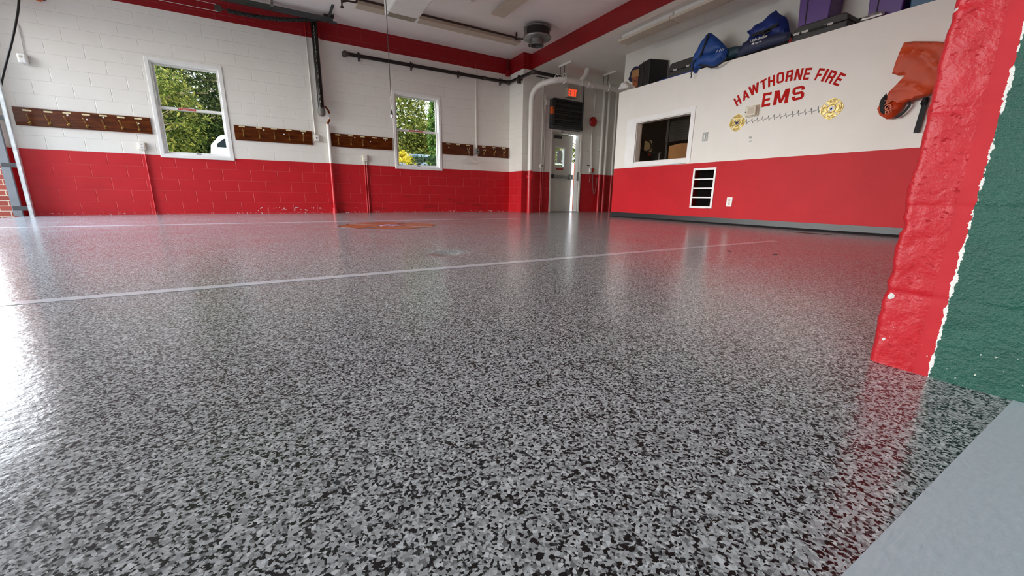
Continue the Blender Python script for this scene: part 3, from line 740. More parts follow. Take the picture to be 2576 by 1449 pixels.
# black drain pipe with printed side, and the white riser behind it
xd = RY(808, 270, YW-.135).x
zt = RY(808, 282, YW-.135).z
t = thing('drain_pipe', (xd, YW-.135, zt-.05), 'black plastic pipe hanging down the wall under the door track', 'pipe')
MB().cyl((xd, YW-.135, zt+.03), (xd, YW-.135, ZC), .054, 20).build('pipe', 'abs', t, smooth=True)
MB().lathe([(0, -.10), (.03, -.095), (.06, -.07), (.068, -.03), (.068, .05), (.055, .05)], (xd, YW-.135, zt+.02), (0, 0, 1), 20).build('end_cap', 'pvc', t, smooth=True)
xw = RY(836, 440, YW-.05).x
t = thing('water_riser', (xw, YW-.05, 0), 'white and red riser pipe with copper elbows beside the black pipe', 'pipe')
pz = RY(822, 313, YW-.05).z; uz = RY(815, 270, YW-.06).z; ux = RY(812, 230, YW-.05).x
MB().cyl((xw, YW-.05, .05), (xw, YW-.05, pz), .033, 18).build('lower_pipe', 'wpaint', t, smooth=True)
MB().lathe([(.036, 0), (.055, .0), (.055, .03), (.045, .05), (.045, .11), (.036, .12)], (xw, YW-.05, .0), (0, 0, 1), 18).build('floor_collar', 'wpaint', t, smooth=True)
MB().cyl((ux, YW-.04, uz+.02), (ux, YW-.04, ZR+.12), .03, 18).build('upper_pipe', 'wpaint', t, smooth=True)
k = .02
cp = fillet([(xw, YW-.05, pz-.01), (xw, YW-.05, pz+.04), (xw+.035, YW-.055, pz+.075), (xw+.035, YW-.055, pz+.11)], .03)
MB().tube(cp, .019, 12).build('copper_elbow', 'copper', t, smooth=True)
MB().cyl((xw+.035, YW-.055, pz+.10), (xw+.035, YW-.055, pz+.20), .019, 12).build('pipe_sleeve', 'vinyl', t, smooth=True)
cp = fillet([(xw+.035, YW-.055, pz+.19), (xw+.035, YW-.055, pz+.25), (ux+.03, YW-.05, pz+.31), (ux, YW-.045, pz+.33), (ux, YW-.04, uz+.05)], .03)
MB().tube(cp, .018, 12).build('copper_elbow', 'copper', t, smooth=True)

# black iron pipe along the wall and round the pilaster
ya, za = YW-.10, 3.005
xa = RY(868, 136, ya).x
t = thing('iron_pipe', (xa, ya, za), 'black iron pipe clamped high along the window wall to the corner', 'pipe')
MB().tube([(xa, ya, za), (XC-.09, ya, za)], .035, 14).build('pipe', 'black', t, smooth=True)
ye = 7.78; ze = 2.985
MB().tube([(XC-.09, ya, za), (XC-.09, ye, ze)], .035, 14).build('pipe', 'black', t, smooth=True)
MB().tube([(XC-.09, ye, ze), (8.4, ye, ze+.0)], .035, 14).build('pipe', 'black', t, smooth=True)
for c, nm in (((xa, ya, za), 'elbow'), ((XC-.09, ya, za), 'elbow'), ((XC-.09, ye, ze), 'elbow')):
    mb = MB().ball(c, .054, 14)
    if c[0] == xa: mb.cyl(c, (xa, YW, za), .044, 14); mb.cyl(c, (xa+.06, ya, za), .043, 14)
    elif c[1] == ya: mb.cyl(c, (c[0]-.06, ya, za), .043, 14); mb.cyl(c, (c[0], ya-.06, za), .043, 14)
    else: mb.cyl(c, (c[0]+.07, ye, ze), .043, 14); mb.cyl(c, (c[0], ye+.07, ze), .043, 14)
    mb.build(nm, 'grayfit', t, smooth=True)
xq = RY(1217, 198, ya).x
MB().cyl((xq-.04, ya, za), (xq+.04, ya, za), .044, 14).build('coupling', 'grayfit', t, smooth=True)
for px_, py_ in ((904, 143), (1037, 167), (1156, 188), (1262, 205)):
    x = RY(px_, py_, ya).x
    MB().box(x-.014, x+.014, YW-.02, YW, za-.075, za+.09).box(x-.014, x+.014, ya-.005, YW, za-.050, za-.040).box(x-.012, x+.012, ya-.03, YW-.02, za+.038, za+.046)\
        .tube([(x, ya+.04*math.sin(a), za+.04*math.cos(a)) for a in [PI*k/8 for k in range(0, -9, -1)]], .006, 6).build('pipe_clamp', 'dsteel', t)
yk = RX(1306, 190, XC-.09).y
MB().box(XC-.12, XC, yk-.015, yk+.015, ze-.03, ze+.07).box(XC-.13, XC-.05, yk-.025, yk+.025, ze-.10, ze-.02).build('pipe_clamp', 'grayfit', t)

# corner conduit, junction box and thin line across the pilaster
p = RY(1276, 186, YW)
t = thing('junction_box', (p.x, YW, p.z), 'dark red junction box in the room corner under the red band', 'junction box')
MB().box(p.x-.05, p.x+.04, YW-.07, YW, p.z-.065, p.z+.06).build('box', 'fascia', t, bevel=.01)
MB().cyl((p.x, YW-.035, p.z+.05), (p.x, YW-.035, ZC), .011, 10).build('conduit', 'rust', t, smooth=True)
cd = fillet([(XC-.02, YW-.03, p.z-.05), (XC-.02, YW-.03, za+.075), (XC-.02, yk, za+.075)], .03)
MB().tube(cd, .009, 8).build('conduit', 'vinyl', t, smooth=True)

# sensor box with cord, orange lamp base, hanging cable at the far left
p = RY(62, 148, YW)
t = thing('wall_sensor', (p.x, YW, p.z), 'small white rounded sensor box on the wall above the longest hook board', 'sensor')
MB().box(p.x-.055, p.x+.045, YW-.075, YW, p.z-.075, p.z+.06).build('housing', 'vinyl', t, bevel=.022)
MB().lathe([(0, -.006), (.015, -.004), (.018, 0)], (p.x-.01, YW-.075, p.z+.01), (0, 1, 0), 12).build('lens', 'lens', t)
MB().tube([p+Vector((.01, -.01, .06)), RY(52, 90, YW-.012), RY(46, 62, YW-.006)], .005, 8).build('cord', 'alu', t, smooth=True)
p = RY(97, -4, YW-.06)
t = thing('beacon_lamp', (p.x, YW, p.z), 'orange rounded beacon at the top left edge of the wall', 'lamp')
MB().ball((p.x, YW-.07, p.z+.02), .055, 14, (1, 1, 1.1)).build('dome', 'orang2', t, smooth=True); MB().box(p.x-.05, p.x+.05, YW-.03, YW, p.z, p.z+.09).build('bracket', 'dsteel', t)
yv = 8.62
pts = [RY(a, b, yv) for a, b in ((0, 232), (6, 195), (18, 150), (30, 105), (40, 60), (46, 25), (48, 0), (48, -25))]
t = thing('hanging_cable', pts[0], 'black cable drooping past the door track at the far left', 'cable')
MB().tube(fillet(pts+[pts[-1]+Vector((.0, .0, .25)), (pts[-1].x+.0, yv, ZC-.0)], .1), .013, 10).build('cable', 'cable', t, smooth=True)

# ================================================================== OVERHEAD DOOR
yt = 8.58
t = thing('overhead_door_track', (X0+.18, yt, 0), 'grey steel overhead door track with a white upright at the bay door', 'door track')
xt = X0+.17; zs = 3.33; xe = RY(847, 62, yt).x; ze2 = RY(845, 60, yt).z; zh = ze2+.04
def chan(mb, x0, x1, z):   # horizontal C channel
    mb.box(x0, x1, yt-.028, yt-.024, z-.03, z+.035).box(x0, x1, yt-.024, yt+.02, z-.03, z-.026).box(x0, x1, yt-.024, yt+.012, z+.031, z+.035)
    return mb.box(x0, x1, yt-.05, yt-.046, z-.005, z+.07).box(x0, x1, yt-.046, yt-.028, z+.02, z+.024)
mb = MB().box(xt-.02, xt+.02, yt-.026, yt-.022, 0, 2.75).box(xt+.018, xt+.022, yt-.026, yt+.02, 0, 2.75).box(xt-.022, xt-.018, yt-.026, yt+.006, 0, 2.75)
up = mb.build('upright_track', 'track', t)
for k in range(8): z = .25+.17*k; MB().box(xt-.0245, xt-.0215, yt-.02, yt-.003, z, z+.04).build('slot', 'black', up)
for z in (.12, .72, 1.35, 2.1): MB().box(X0, xt-.02, yt-.02, yt+.03, z-.03, z+.03).build('wall_bracket', 'dsteel', t)
mb = MB(); R_ = zh-2.75; cxx = xt+R_
ring = [(cxx-R_*math.cos(a), 2.75+R_*math.sin(a)) for a in [PI/2*k/14 for k in range(15)]]
for (xa_, z_a), (xb_, z_b) in zip(ring[:-1], ring[1:]):
    mb.prism([(xa_, yt-.028, z_a), (xb_, yt-.028, z_b), (xb_+.0, yt+.02, z_b), (xa_, yt+.02, z_a)], (.02, 0, -.02))
mb.build('curved_track', 'dtrack', t)
MB().box(cxx, xe-.06, yt-.028, yt-.024, zh-.035, zh+.035).box(cxx, xe, yt-.024, yt+.03, zh-.039, zh-.035).box(cxx, xe-.06, yt-.024, yt+.02, zh+.031, zh+.035)\
    .box(cxx, xe-.02, yt+.026, yt+.03, zh-.039, zh+.005).build('horizontal_track', 'dtrack', t)
mb = MB().box(cxx, xe, yt-.034, yt-.030, zh-.05, zh-.015); mb.build('lower_lip', 'dsteel', t)
xh = RY(826, 22, yt).x
MB().prism([(xh-.035, yt-.03, zh+.02), (xh+.01, yt-.03, zh+.02), (xh+.05, yt-.42, ZC), (xh+.005, yt-.42, ZC)], (0, .006, .006)).build('ceiling_strap', 'dtrack', t)
MB().box(xh-.09, xh+.08, yt-.035, yt+.01, zh+.035, zh+.075).tube([(xh+.05+.03*math.cos(a), yt-.03, zh+.11+.035*math.sin(a)) for a in [2*PI*k/12 for k in range(12)]], .007, 6, closed=True).build('spring_anchor', 'black', t)
# open door panel lying above the track
t = thing('overhead_door', (-1., 6.5, zh+.06), 'pale green overhead door panel rolled up above the track', 'overhead door')
xd1 = RY(682, 13, yt-.06).x
for k in range(3):
    b_ = xd1-.62*k; a_ = b_-.61
    MB().box(a_, b_, 4.8, yt-.055, zh+.082, zh+.13).build('door_section', 'panel', t, bevel=.004)
    MB().box(b_-.03, b_+.0, 4.8, yt-.053, zh+.066, zh+.082).build('section_rail', 'beige', t)
for xk in (xd1+.01, xd1-.60, xd1-1.22):
    MB().box(xk-.02, xk+.025, yt-.05, yt-.046, zh+.0, zh+.11).cyl((xk, yt-.06, zh+.05), (xk, yt-.02, zh+.05), .01, 8).build('hinge_roller', 'steel', t)
# extension spring with pulley and cables
ysp = 8.72
sp = [RY(*q, ysp) for q in ((572, 26), (585, 30), (640, 41), (700, 49), (750, 50), (800, 48), (822, 46))]
t = thing('extension_spring', sp[0], 'black door spring sagging in front of the red band', 'spring')
path = fillet(sp, .25, 10)
# resample into a coil of rings
mb = MB(); mb.tube(path, .028, 12)
coil = []; L = 0; tot = sum((path[i+1]-path[i]).length for i in range(len(path)-1)); NT_ = 70
def along(s):
    acc = 0
    for i in range(len(path)-1):
        l = (path[i+1]-path[i]).length
        if acc+l >= s: return path[i].lerp(path[i+1], (s-acc)/max(l, 1e-9)), (path[i+1]-path[i]).normalized()
        acc += l
    return path[-1], (path[-1]-path[-2]).normalized()
for k in range(NT_*8):
    c, d_ = along(tot*k/(NT_*8)); a = Vector((0, 1, 0)); b = d_.cross(a).normalized(); g = 2*PI*k/8
    coil.append(c+(a*math.cos(g)+b*math.sin(g))*.032)
mb.tube(coil, .007, 5); mb.build('coil', 'black', t, smooth=True)
pc_ = RY(549, 20.5, ysp)
MB().lathe([(0, -.012), (.05, -.012), (.056, -.006), (.046, 0), (.056, .006), (.05, .012), (0, .012)], pc_, (0.25, 1, .1), 20).build('pulley', 'grayfit', t, smooth=True)
MB().cyl(pc_, sp[0], .009, 8).build('pulley_fork', 'dsteel', t)
MB().tube([pc_+Vector((0, 0, .05)), (X0+.3, ysp, pc_.z+.10)], .0035, 6).build('cable', 'alu', t); MB().tube([pc_+Vector((0, 0, -.05)), (X0+.3, ysp, pc_.z-.05)], .0035, 6).build('cable', 'alu', t)

# pull cord with handle
yc = 6.4; pe = RY(986, 297, yc)
t = thing('pull_switch', pe, 'long pull cord with black and white handle, hanging before the second window', 'cord')
MB().tube([(pe.x, yc, ZC), (pe.x+.0, yc, pe.z+.10)], .005, 8).build('cord', 'dsteel', t)
MB().tube([(pe.x, yc, pe.z+.30), (pe.x, yc, pe.z+.12)], [.006, .007], 8).build('cord_end', 'vinyl', t)
MB().lathe([(0, .10), (.014, .095), (.016, .05), (.017, .045)], (pe.x, yc, pe.z), (0, 0, 1), 14).build('grip', 'black', t, smooth=True)
MB().lathe([(.017, .045), (.019, .01), (.012, 0), (0, 0)], (pe.x, yc, pe.z), (0, 0, 1), 14).build('tip', 'vinyl', t, smooth=True)

# ================================================================== CEILING
# suspended unit with return grille
xl, xr, yf = 1.665, 2.145, 6.765
t = thing('ceiling_unit', ((xl+xr)/2, 6., 3.), 'white boxy air unit hanging from the ceiling with a grey filter grille', 'air unit')
MB().box(xl, xr, 5.0, yf, 3.0, 3.26).build('casing', 'white', t, bevel=.03)
MB().box(xl+.07, xr-.07, 5.2, yf-.05, 3.26, ZC).build('mounting_rail', 'dsteel', t)
MB().box(xl+.0, xr-.0, yf-.20, yf-.19, 2.992, 3.0).box(xl+.0, xr, yf-.03, yf-.0, 2.992, 3.0).box(xl, xl+.03, yf-.19, yf-.03, 2.992, 3.0).box(xr-.03, xr, yf-.19, yf-.03, 2.992, 3.0).build('grille_frame', 'vinyl', t)
mb = MB().box(xl+.03, xr-.03, yf-.19, yf-.03, 2.996, 3.004); mb.build('filter', 'grillef', t)

def fluo(nm, x0, x1, y0, y1, z, axis, lab, hang):
    t = thing(nm, ((x0+x1)/2, (y0+y1)/2, z), lab, 'light fixture', 'fluorescent fixtures')
    if axis == 'x':
        ym = (y0+y1)/2
        MB().box(x0, x1, ym-.06, ym+.06, z+.03, ZC).build('channel', 'beige', t)
        MB().prism([(x0, y0, z), (x0, y1, z), (x0, y1-.02, z+.045), (x0, y0+.02, z+.045)], (x1-x0, 0, 0)).build('lens_cover', 'lens', t, bevel=.006)
        for e in (x0-.004, x1): MB().box(e, e+.004, y0, y1, z, z+.05).build('end_plate', 'beige', t)
    else:
        xm = (x0+x1)/2
        MB().box(xm-.06, xm+.06, y0, y1, z+.03, z+.08 if hang else ZC).build('channel', 'beige', t)
        MB().prism([(x0, y0, z), (x1, y0, z), (x1-.02, y0, z+.045), (x0+.02, y0, z+.045)], (0, y1-y0, 0)).build('lens_cover', 'lens', t, bevel=.006)
        for e in (y0, y1): MB().box(x0, x1, e-.002, e+.002, z, z+.05).build('end_plate', 'beige', t)
    return t
sm = RZ(1187, 72, 3.42).x
fluo('ceiling_light', sm+.004, 4.585, 7.62, 7.835, 3.42, 'x', 'ceiling light along the window side, ending by the round duct collar', False)
fluo('ceiling_light', sm-2.0, sm-.006, 7.62, 7.835, 3.42, 'x', 'ceiling light along the window side, passing behind the white air unit', False)
fluo('ceiling_light', 3.535, 3.79, 4.5, 6.875, 3.45, 'y', 'ceiling light beside the round smoke detector at the top', False)
def strip(y0, y1, lab):
    t = thing('strip_light', (5.68, (y0+y1)/2, 3.1), lab, 'light fixture', 'strip lights under the lower ceiling')
    MB().box(5.56, 5.79, y0, y1, 3.095, 3.102).box(5.555, 5.56, y0, y1, 3.095, 3.13).box(5.79, 5.795, y0, y1, 3.095, 3.13).build('reflector', 'beige', t)
    MB().box(5.63, 5.71, y0+.01, y1-.01, 3.14, ZL).build('channel', 'white', t)
    for x in (5.60, 5.75): MB().cyl((x, y0+.03, 3.118), (x, y1-.03, 3.118), .013, 10).build('tube_lamp', 'vinyl', t, smooth=True)
    for e in (y0+.01, y1-.01): MB().box(5.56, 5.79, e-.008, e+.008, 3.10, 3.15).build('end_bracket', 'white', t)
strip(4.765, 5.865, 'strip light under the lower ceiling, end nearest the back corner')
strip(2.6, 4.755, 'strip light under the lower ceiling, longer piece running out of the top')
p = RZ(1184, 4, 3.5)
t = thing('smoke_detector', (p.x, p.y, 3.49), 'round white smoke detector on the ceiling at the top edge', 'smoke detector')
MB().lathe([(0, 0), (.035, .0), (.045, .012), (.05, .03)], (p.x, p.y, 3.485), (0, 0, 1), 20).build('sensor_head', 'white', t, smooth=True)
MB().lathe([(.05, 0), (.07, .0), (.075, .02), (0, .02)], (p.x, p.y, 3.515), (0, 0, 1), 20).build('base', 'white', t, smooth=True)
# brown gas line beside the fixtures, valve
yg, zg = 7.50, 3.44
xg1 = RY(1299, 98, yg).x
t = thing('ceiling_pipe', (xg1, yg, zg), 'rusty brown pipe running along the ceiling lights with a riser at its end', 'pipe')
MB().tube([(.2, yg, zg), (xg1, yg, zg)], .017, 10).build('pipe', 'brown', t, smooth=True)
MB().tube([(xg1, yg, zg-.02), (xg1, yg, ZC)], .016, 10).build('riser', 'rust', t, smooth=True)
MB().tube([(xg1, yg, zg-.02), (xg1+.16, yg-.22, zg-.055)], .016, 10).build('branch', 'brown', t, smooth=True)
MB().ball((xg1, yg, zg-.02), .026).cyl((xg1, yg, zg+.04), (xg1, yg, zg+.055), .024).build('fitting', 'brown', t, smooth=True)
xv = xg1+.17; yvv = yg-.24
mb = MB().lathe([(0, .06), (.02, .06), (.035, .03), (.042, -.02), (.03, -.07), (.012, -.09), (.012, -.15), (.03, -.155), (.03, -.165), (0, -.165)], (xv, yvv, zg-.03), (0, 0, 1), 14)
mb.ball((xv-.025, yvv, zg-.165), .012); mb.build('valve', 'brown', t, smooth=True)
# valve near the air unit
p = RY(860, 10, 7.4)
t = thing('pipe_valve', p, 'dark iron valve with loop handle hanging from the ceiling pipe left of the air unit', 'valve')
z0v = RY(858, 19, 7.4).z
MB().lathe([(0, -.02), (.025, -.02), (.025, 0), (.012, .005), (.012, .10), (.03, .12), (.035, .2), (0, .2)], (p.x, 7.4, z0v+.02), (0, 0, 1), 12).build('stem', 'brown', t, smooth=True)
q1 = RY(875, 2, 7.4); q2 = RY(897, 7, 7.4); q3 = RY(898, -4, 7.4)
MB().tube(fillet([p+Vector((0, 0, .03)), q1, q2, q3, q3+Vector((-.12, 0, .02))], .03), .014, 8).build('loop_handle', 'brown', t, smooth=True)
MB().box(p.x-.02, p.x+.08, 7.38, 7.44, z0v+.12, z0v+.19).build('body', 'black', t)
MB().cyl((p.x, 7.4, z0v+.20), (p.x, 7.4, ZC), .015).build('drop_pipe', 'brown', t)
# round duct collar
fc = Vector((4.59, 7.03, 3.325))
t = thing('duct_collar', fc, 'round galvanized duct collar with open spout under the ceiling near the corner', 'duct')
MB().lathe([(0, .17), (.25, .17), (.25, .155), (.235, .155), (.235, .02), (.25, .02), (.25, .0)], fc, (0, 0, 1), 40).build('drum', 'black', t, smooth=True)
MB().lathe([(.25, .0), (.268, -.0), (.268, .012), (.25, .014)], fc, (0, 0, 1), 40).lathe([(.115, -.0), (.268, .0), (.262, -.012), (.16, -.03), (.125, -.03)], fc, (0, 0, 1), 40).lathe([(.236, .14), (.262, .15), (.262, .165), (.236, .165)], fc, (0, 0, 1), 40).build('flange', 'steel', t, smooth=True)
MB().lathe([(.135, -.02), (.128, -.05), (.128, -.125), (.133, -.13), (.124, -.13), (.120, -.05), (.120, .0), (0, .0)], fc, (0, 0, 1), 32).build('spout', 'steel', t, smooth=True)
mb = MB()
for a in (2.6, 2.95): mb.prism([(fc.x+.24*math.cos(a), fc.y+.24*math.sin(a), 3.32), (fc.x+.24*math.cos(a+.25), fc.y+.24*math.sin(a+.25), 3.32), (fc.x+.24*math.cos(a+.25), fc.y+.24*math.sin(a+.25), 3.455), (fc.x+.24*math.cos(a), fc.y+.24*math.sin(a), 3.455)], (-.004, .002, 0))
mb.build('clamp_plate', 'steel', t)
for a in (.5, 2.2, 3.9, 5.2): MB().cyl((fc.x+.2*math.cos(a), fc.y+.2*math.sin(a), 3.46), (fc.x+.2*math.cos(a), fc.y+.2*math.sin(a), ZC), .01, 8).build('hanger_rod', 'steel', t)

# ================================================================== BACK WALL WITH EXIT
# louver
lx0, lx1, lz0, lz1 = 5.855, 6.76, 2.0, 2.655; yl = 8.17
t = thing('wall_louver', ((lx0+lx1)/2, yl, lz0), 'black steel louver box above the exit door', 'louver')
MB().box(lx0, lx0+.045, yl, YD, lz0, lz1).box(lx1-.03, lx1, yl, YD, lz0, lz1).box(lx0+.045, lx1-.03, yl, YD, lz1-.035, lz1).box(lx0+.045, lx1-.03, yl-.01, YD, lz0, lz0+.06).box(lx0+.045, lx1-.03, YD-.03, YD-.01, lz0, lz1).build('frame', 'dsteel', t, bevel=.004)
nb = 5; bh = (lz1-lz0-.10)/nb
for k in range(nb):
    z = lz0+.06+bh*k
    bl = MB().prism([(lx0+.05, yl+.035, z), (lx0+.05, yl+.012, z+.01), (lx0+.05, yl+.005, z+bh*.45), (lx0+.05, yl+.035, z+bh*.62), (lx0+.05, yl+.02, z+bh*.75), (lx0+.05, yl+.03, z+bh*.985), (lx0+.05, yl+.05, z+bh*.98), (lx0+.05, yl+.05, z)], (lx1-lx0-.085, 0, 0)).build('blade', 'gcase', t)
    xm = (lx0+lx1)/2+.02; 
    if k: MB().prism([(xm-.012, yl-.01, z-.03), (xm+.012, yl-.01, z-.03), (xm+.04, yl-.02, z+.035), (xm+.02, yl-.02, z+.035)], (0, .03, 0)).build('blade_clip', 'dsteel', bl)
ac = MB().box(lx0-.06, lx0-.001, yl-.03, yl+.07, lz0+.30, lz0+.46).build('actuator', 'orang2', t, bevel=.006, label='orange actuator on the left side')
MB().lathe([(0, -.035), (.02, -.035), (.02, -.03)], (lx0-.03, yl, lz0+.42), (0, 1, 0), 10).build('knob', 'black', ac)
MB().box(lx0-.055, lx0-.001, yl-.02, yl+.07, lz0+.46, lz0+.62).build('linkage_cover', 'dsteel', t); MB().box(lx0-.05, lx0-.001, yl-.01, yl+.07, lz0+.06, lz0+.29).build('linkage_cover', 'dsteel', t)
# exit sign
p = RY(1437, 235, 8.28); t = thing('exit_sign', (p.x, YD, p.z), 'lit red EXIT sign above the louver', 'exit sign')
sx, sz = .16, .105; ys_ = YD-.12
MB().box(p.x-sx, p.x+sx, ys_, YD, p.z-sz, p.z+sz).build('housing', 'exith', t, bevel=.01)
x = p.x-.125; 
for ch, wd in (('E', .055), ('X', .06), ('I', .022), ('T', .058)):
    glyph(ch, (x, ys_-.003, p.z-.075), (x+wd, ys_-.003, p.z-.075), (x, ys_-.003, p.z+.075), (x+wd, ys_-.003, p.z+.075), (0, .003, 0)).build('letter', 'exitl', t); x += wd+.016
MB().cyl((p.x-.07, YD-.014, p.z+sz), (p.x-.07, YD-.014, ZL), .012, 10).build('conduit', 'white', t)
# large white and red pipe with bend and ceiling branch
yb_ = 8.2; xb = RY(1334, 400, yb_).x; zb_ = 3.0; rb = .062
zb_ = RY(1430, 200, yb_).z
t = thing('vent_pipe', (xb, yb_, 0), 'thick white pipe, red at its foot, bending along the back wall under the ceiling', 'pipe')
yh, zh_ = 7.62, 2.90; xh0 = RY(1405, 196, yh).x
MB().tube(fillet([(xb, yb_, 0), (xb, yb_, 2.80), (xh0, yh, zh_), (9.6, yh, zh_+.02)], .34, 12), rb, 20).build('pipe', pipe_paint('vent_pipe_paint', zr=99), t, smooth=True)
cz_ = RY(1334, 445, yb_).z
MB().lathe([(.062, -.04), (.078, -.035), (.078, .035), (.062, .04)], (xb, yb_, cz_), (0, 0, 1), 20).lathe([(0, -.06), (.055, -.055), (.055, .0), (0, .0)], (xb+.01, yb_-.055, cz_), (0, 1, 0), 16).build('cleanout', 'wpaint', t, smooth=True)
xw_ = RY(1458, 205, yh).x
MB().tube([(xw_, yh, zh_), (xw_+.17, yh, zh_+.17), (xw_+.21, yh, ZL)], .054, 16).build('branch', 'white', t, smooth=True)
for px_, py_ in ((1400, 193), (1420, 200), (1461, 208), (1478, 212), (1490, 212)):
    x = RY(px_, py_, yh).x
    MB().tube([(x, yh+(rb+.004)*math.cos(a), zh_+(rb+.004)*math.sin(a)) for a in [2*PI*k/20 for k in range(20)]], .006, 6, closed=True).build('joint_band', 'white', t, smooth=True)
def strut(px_, py_, px2, py2, lab):
    a, b = RZ(px_, py_, ZL-.02), RZ(px2, py2, ZL-.02); x = (a.x+b.x)/2
    t = thing('pipe_hanger', (x, yh, zh_), lab, 'pipe hanger', 'pipe hangers over the vent pipe')
    MB().box(x-.02, x+.02, min(a.y, b.y), max(a.y, b.y), ZL-.04, ZL).build('channel', 'white', t)
    MB().tube([(x, yh+(rb+.01)*math.cos(a_), zh_+.02+(rb+.035)*math.sin(a_)) for a_ in [2*PI*k/20 for k in range(20)]], .007, 6, closed=True).build('ring', 'white', t, smooth=True)
    MB().cyl((x, yh, zh_+rb+.02), (x, yh, ZL-.03), .007, 8).build('rod', 'dsteel', t); MB().cyl((x-.015, yh+.13, zh_+.02), (x-.015, yh+.13, ZL-.03), .006, 8).build('rod', 'dsteel', t)
strut(1405, 168, 1440, 155, 'ceiling strut and ring hanger nearest the pipe bend')
strut(1519, 191, 1549, 179, 'ceiling strut and ring hanger nearest the office corner')
# thin conduits left of the door with a round box
t = thing('conduit_run', (5.6, YD, 0), 'three thin conduits left of the exit door meeting a white box', 'conduit')
p = RY(1362, 418, YD)
for k, dx in enumerate((-.035, 0, .035)):
    MB().cyl((p.x+dx+.02, YD-.016, p.z+.04), (p.x+dx+.02, YD-.016, ZL-.14), .0115, 10).build('conduit', 'wback', t, smooth=True)
for dx in (-.018, .025): MB().cyl((p.x+dx, YD-.016, 0), (p.x+dx, YD-.016, p.z-.04), .0115, 10).build('conduit', 'wpaint', t, smooth=True)
MB().lathe([(0, -.05), (.05, -.048), (.062, -.035), (.062, 0)], (p.x, YD, p.z), (0, 1, 0), 8).build('junction_cover', 'white', t)
MB().box(p.x-.02, p.x+.02, YD-.054, YD-.048, p.z-.02, p.z+.02).build('cover_plate', 'gray', t)
# small box left of the louver
p = RY(1376, 259, YD); t = thing('junction_box', (p.x, YD, p.z), 'small white junction box on the back wall left of the louver', 'junction box')
MB().box(p.x-.05, p.x+.05, YD-.05, YD, p.z-.06, p.z+.06).build('box', 'white', t, bevel=.005)
MB().tube(fillet([(p.x-.02, YD-.02, p.z+.05), (p.x-.02, YD-.02, p.z+.16), (lx0+.1, YD-.02, lz1+.02)], .09), .01, 8).build('conduit', 'white', t, smooth=True)
MB().tube([(p.x+.05, YD-.02, p.z-.02), (lx0-.0, YD-.06, p.z-.03)], .008, 8).build('conduit', 'white', t)
# dark thin gas line over the louver
a = RY(1322, 190, YD-.015); b = RY(1468, 216, YD-.015)
t = thing('gas_line', (b.x, YD, b.z), 'thin dark line crossing above the exit sign and dropping to the louver', 'pipe')
MB().tube(fillet([(XC+.32, YD-.043, b.z), (b.x, YD-.043, b.z), (b.x, YD-.043, lz1-.0)], .06), .012, 8).build('pipe', 'dsteel', t, smooth=True)
MB().cyl((b.x-.07, YD-.015, ZL-.16), (b.x-.07, YD-.015, lz1+.0), .012, 8).build('conduit', 'white', t)
# bell, its conduit, pull box and chain
p = RY(1494, 306, YD-.05); q = RY(1486, 428, YD)
t = thing('alarm_bell', (p.x, YD, p.z), 'round red alarm bell on the back wall right of the louver', 'bell')
MB().lathe([(0, -.085), (.05, -.083), (.09, -.07), (.115, -.045), (.122, -.02), (.115, -.02)], (p.x, YD, p.z), (0, 1, 0), 28).build('gong', 'bell', t, smooth=True)
MB().box(p.x-.04, p.x+.04, YD-.03, YD, p.z-.05, p.z+.05).build('back_box', 'bell', t)
MB().tube([(p.x+.02, YD-.02, p.z+.1), (p.x+.03, YD-.02, ZL-.13)], .016, 10).build('conduit', 'white', t, smooth=True)
MB().tube(fillet([(p.x-.01, YD-.02, p.z-.1), (p.x-.02, YD-.02, (p.z+q.z)/2), (q.x, YD-.02, q.z+.05)], .2), .014, 10).build('conduit', 'white', t, smooth=True)
t = thing('pull_station', (q.x, YD, q.z), 'small red pull station with steel chains right of the exit door', 'pull station')
MB().box(q.x-.01, q.x+.065, YD-.05, YD, q.z-.065, q.z+.055).build('housing', 'bell', t, bevel=.012); MB().box(q.x-.06, q.x-.012, YD-.05, YD, q.z-.065, q.z+.05).build('face_plate', 'dot', t, bevel=.006)
def chain(name, pts, parent):
    path = [Vector(a) for a in pts]; mb = MB(); acc = 0; k = 0
    tot = sum((path[i+1]-path[i]).length for i in range(len(path)-1)); s = 0
    while s < tot:
        a2 = 0
        for i in range(len(path)-1):
            l = (path[i+1]-path[i]).length
            if a2+l >= s: c = path[i].lerp(path[i+1], (s-a2)/l); d_ = (path[i+1]-path[i]).normalized(); break
            a2 += l
        sd = Vector((1, 0, 0)) if k % 2 else Vector((0, 1, 0)); sd = (sd-d_*sd.dot(d_)).normalized()
        mb.tube([c+d_*.016*math.cos(g)+sd*.009*math.sin(g) for g in [2*PI*j/10 for j in range(10)]], .003, 5, closed=True); s += .024; k += 1
    return mb.build(name, 'chain', parent, smooth=True)
e = RY(1502, 448, YD-.03)
chain('chain', [(q.x-.035, YD-.03, q.z-.06), (q.x-.045, YD-.03, q.z-.20), (q.x-.055, YD-.03, q.z-.32)], t)
pts = []
for k in range(21):
    u = k/20; x = q.x+.045+(e.x-q.x-.045)*u; zz = (q.z-.06)*(1-u)+e.z*u-.48*(1-(2*u-1)**2)**.8*1.0+.0; pts.append((x, YD-.03, zz))
chain('chain', pts, t)
MB().tube([(e.x-.01, YD-.03, e.z), (e.x+.05, YD-.0, e.z)], .006, 6).build('chain_hook', 'dsteel', t)
p = RY(1480, 416, YD); tag(MB().box(p.x-.045, p.x+.035, YD-.012, YD, p.z-.012, p.z+.012).build('name_plate', 'dsteel'), 'small dark plate on the back wall just above the red pull station', 'plate')
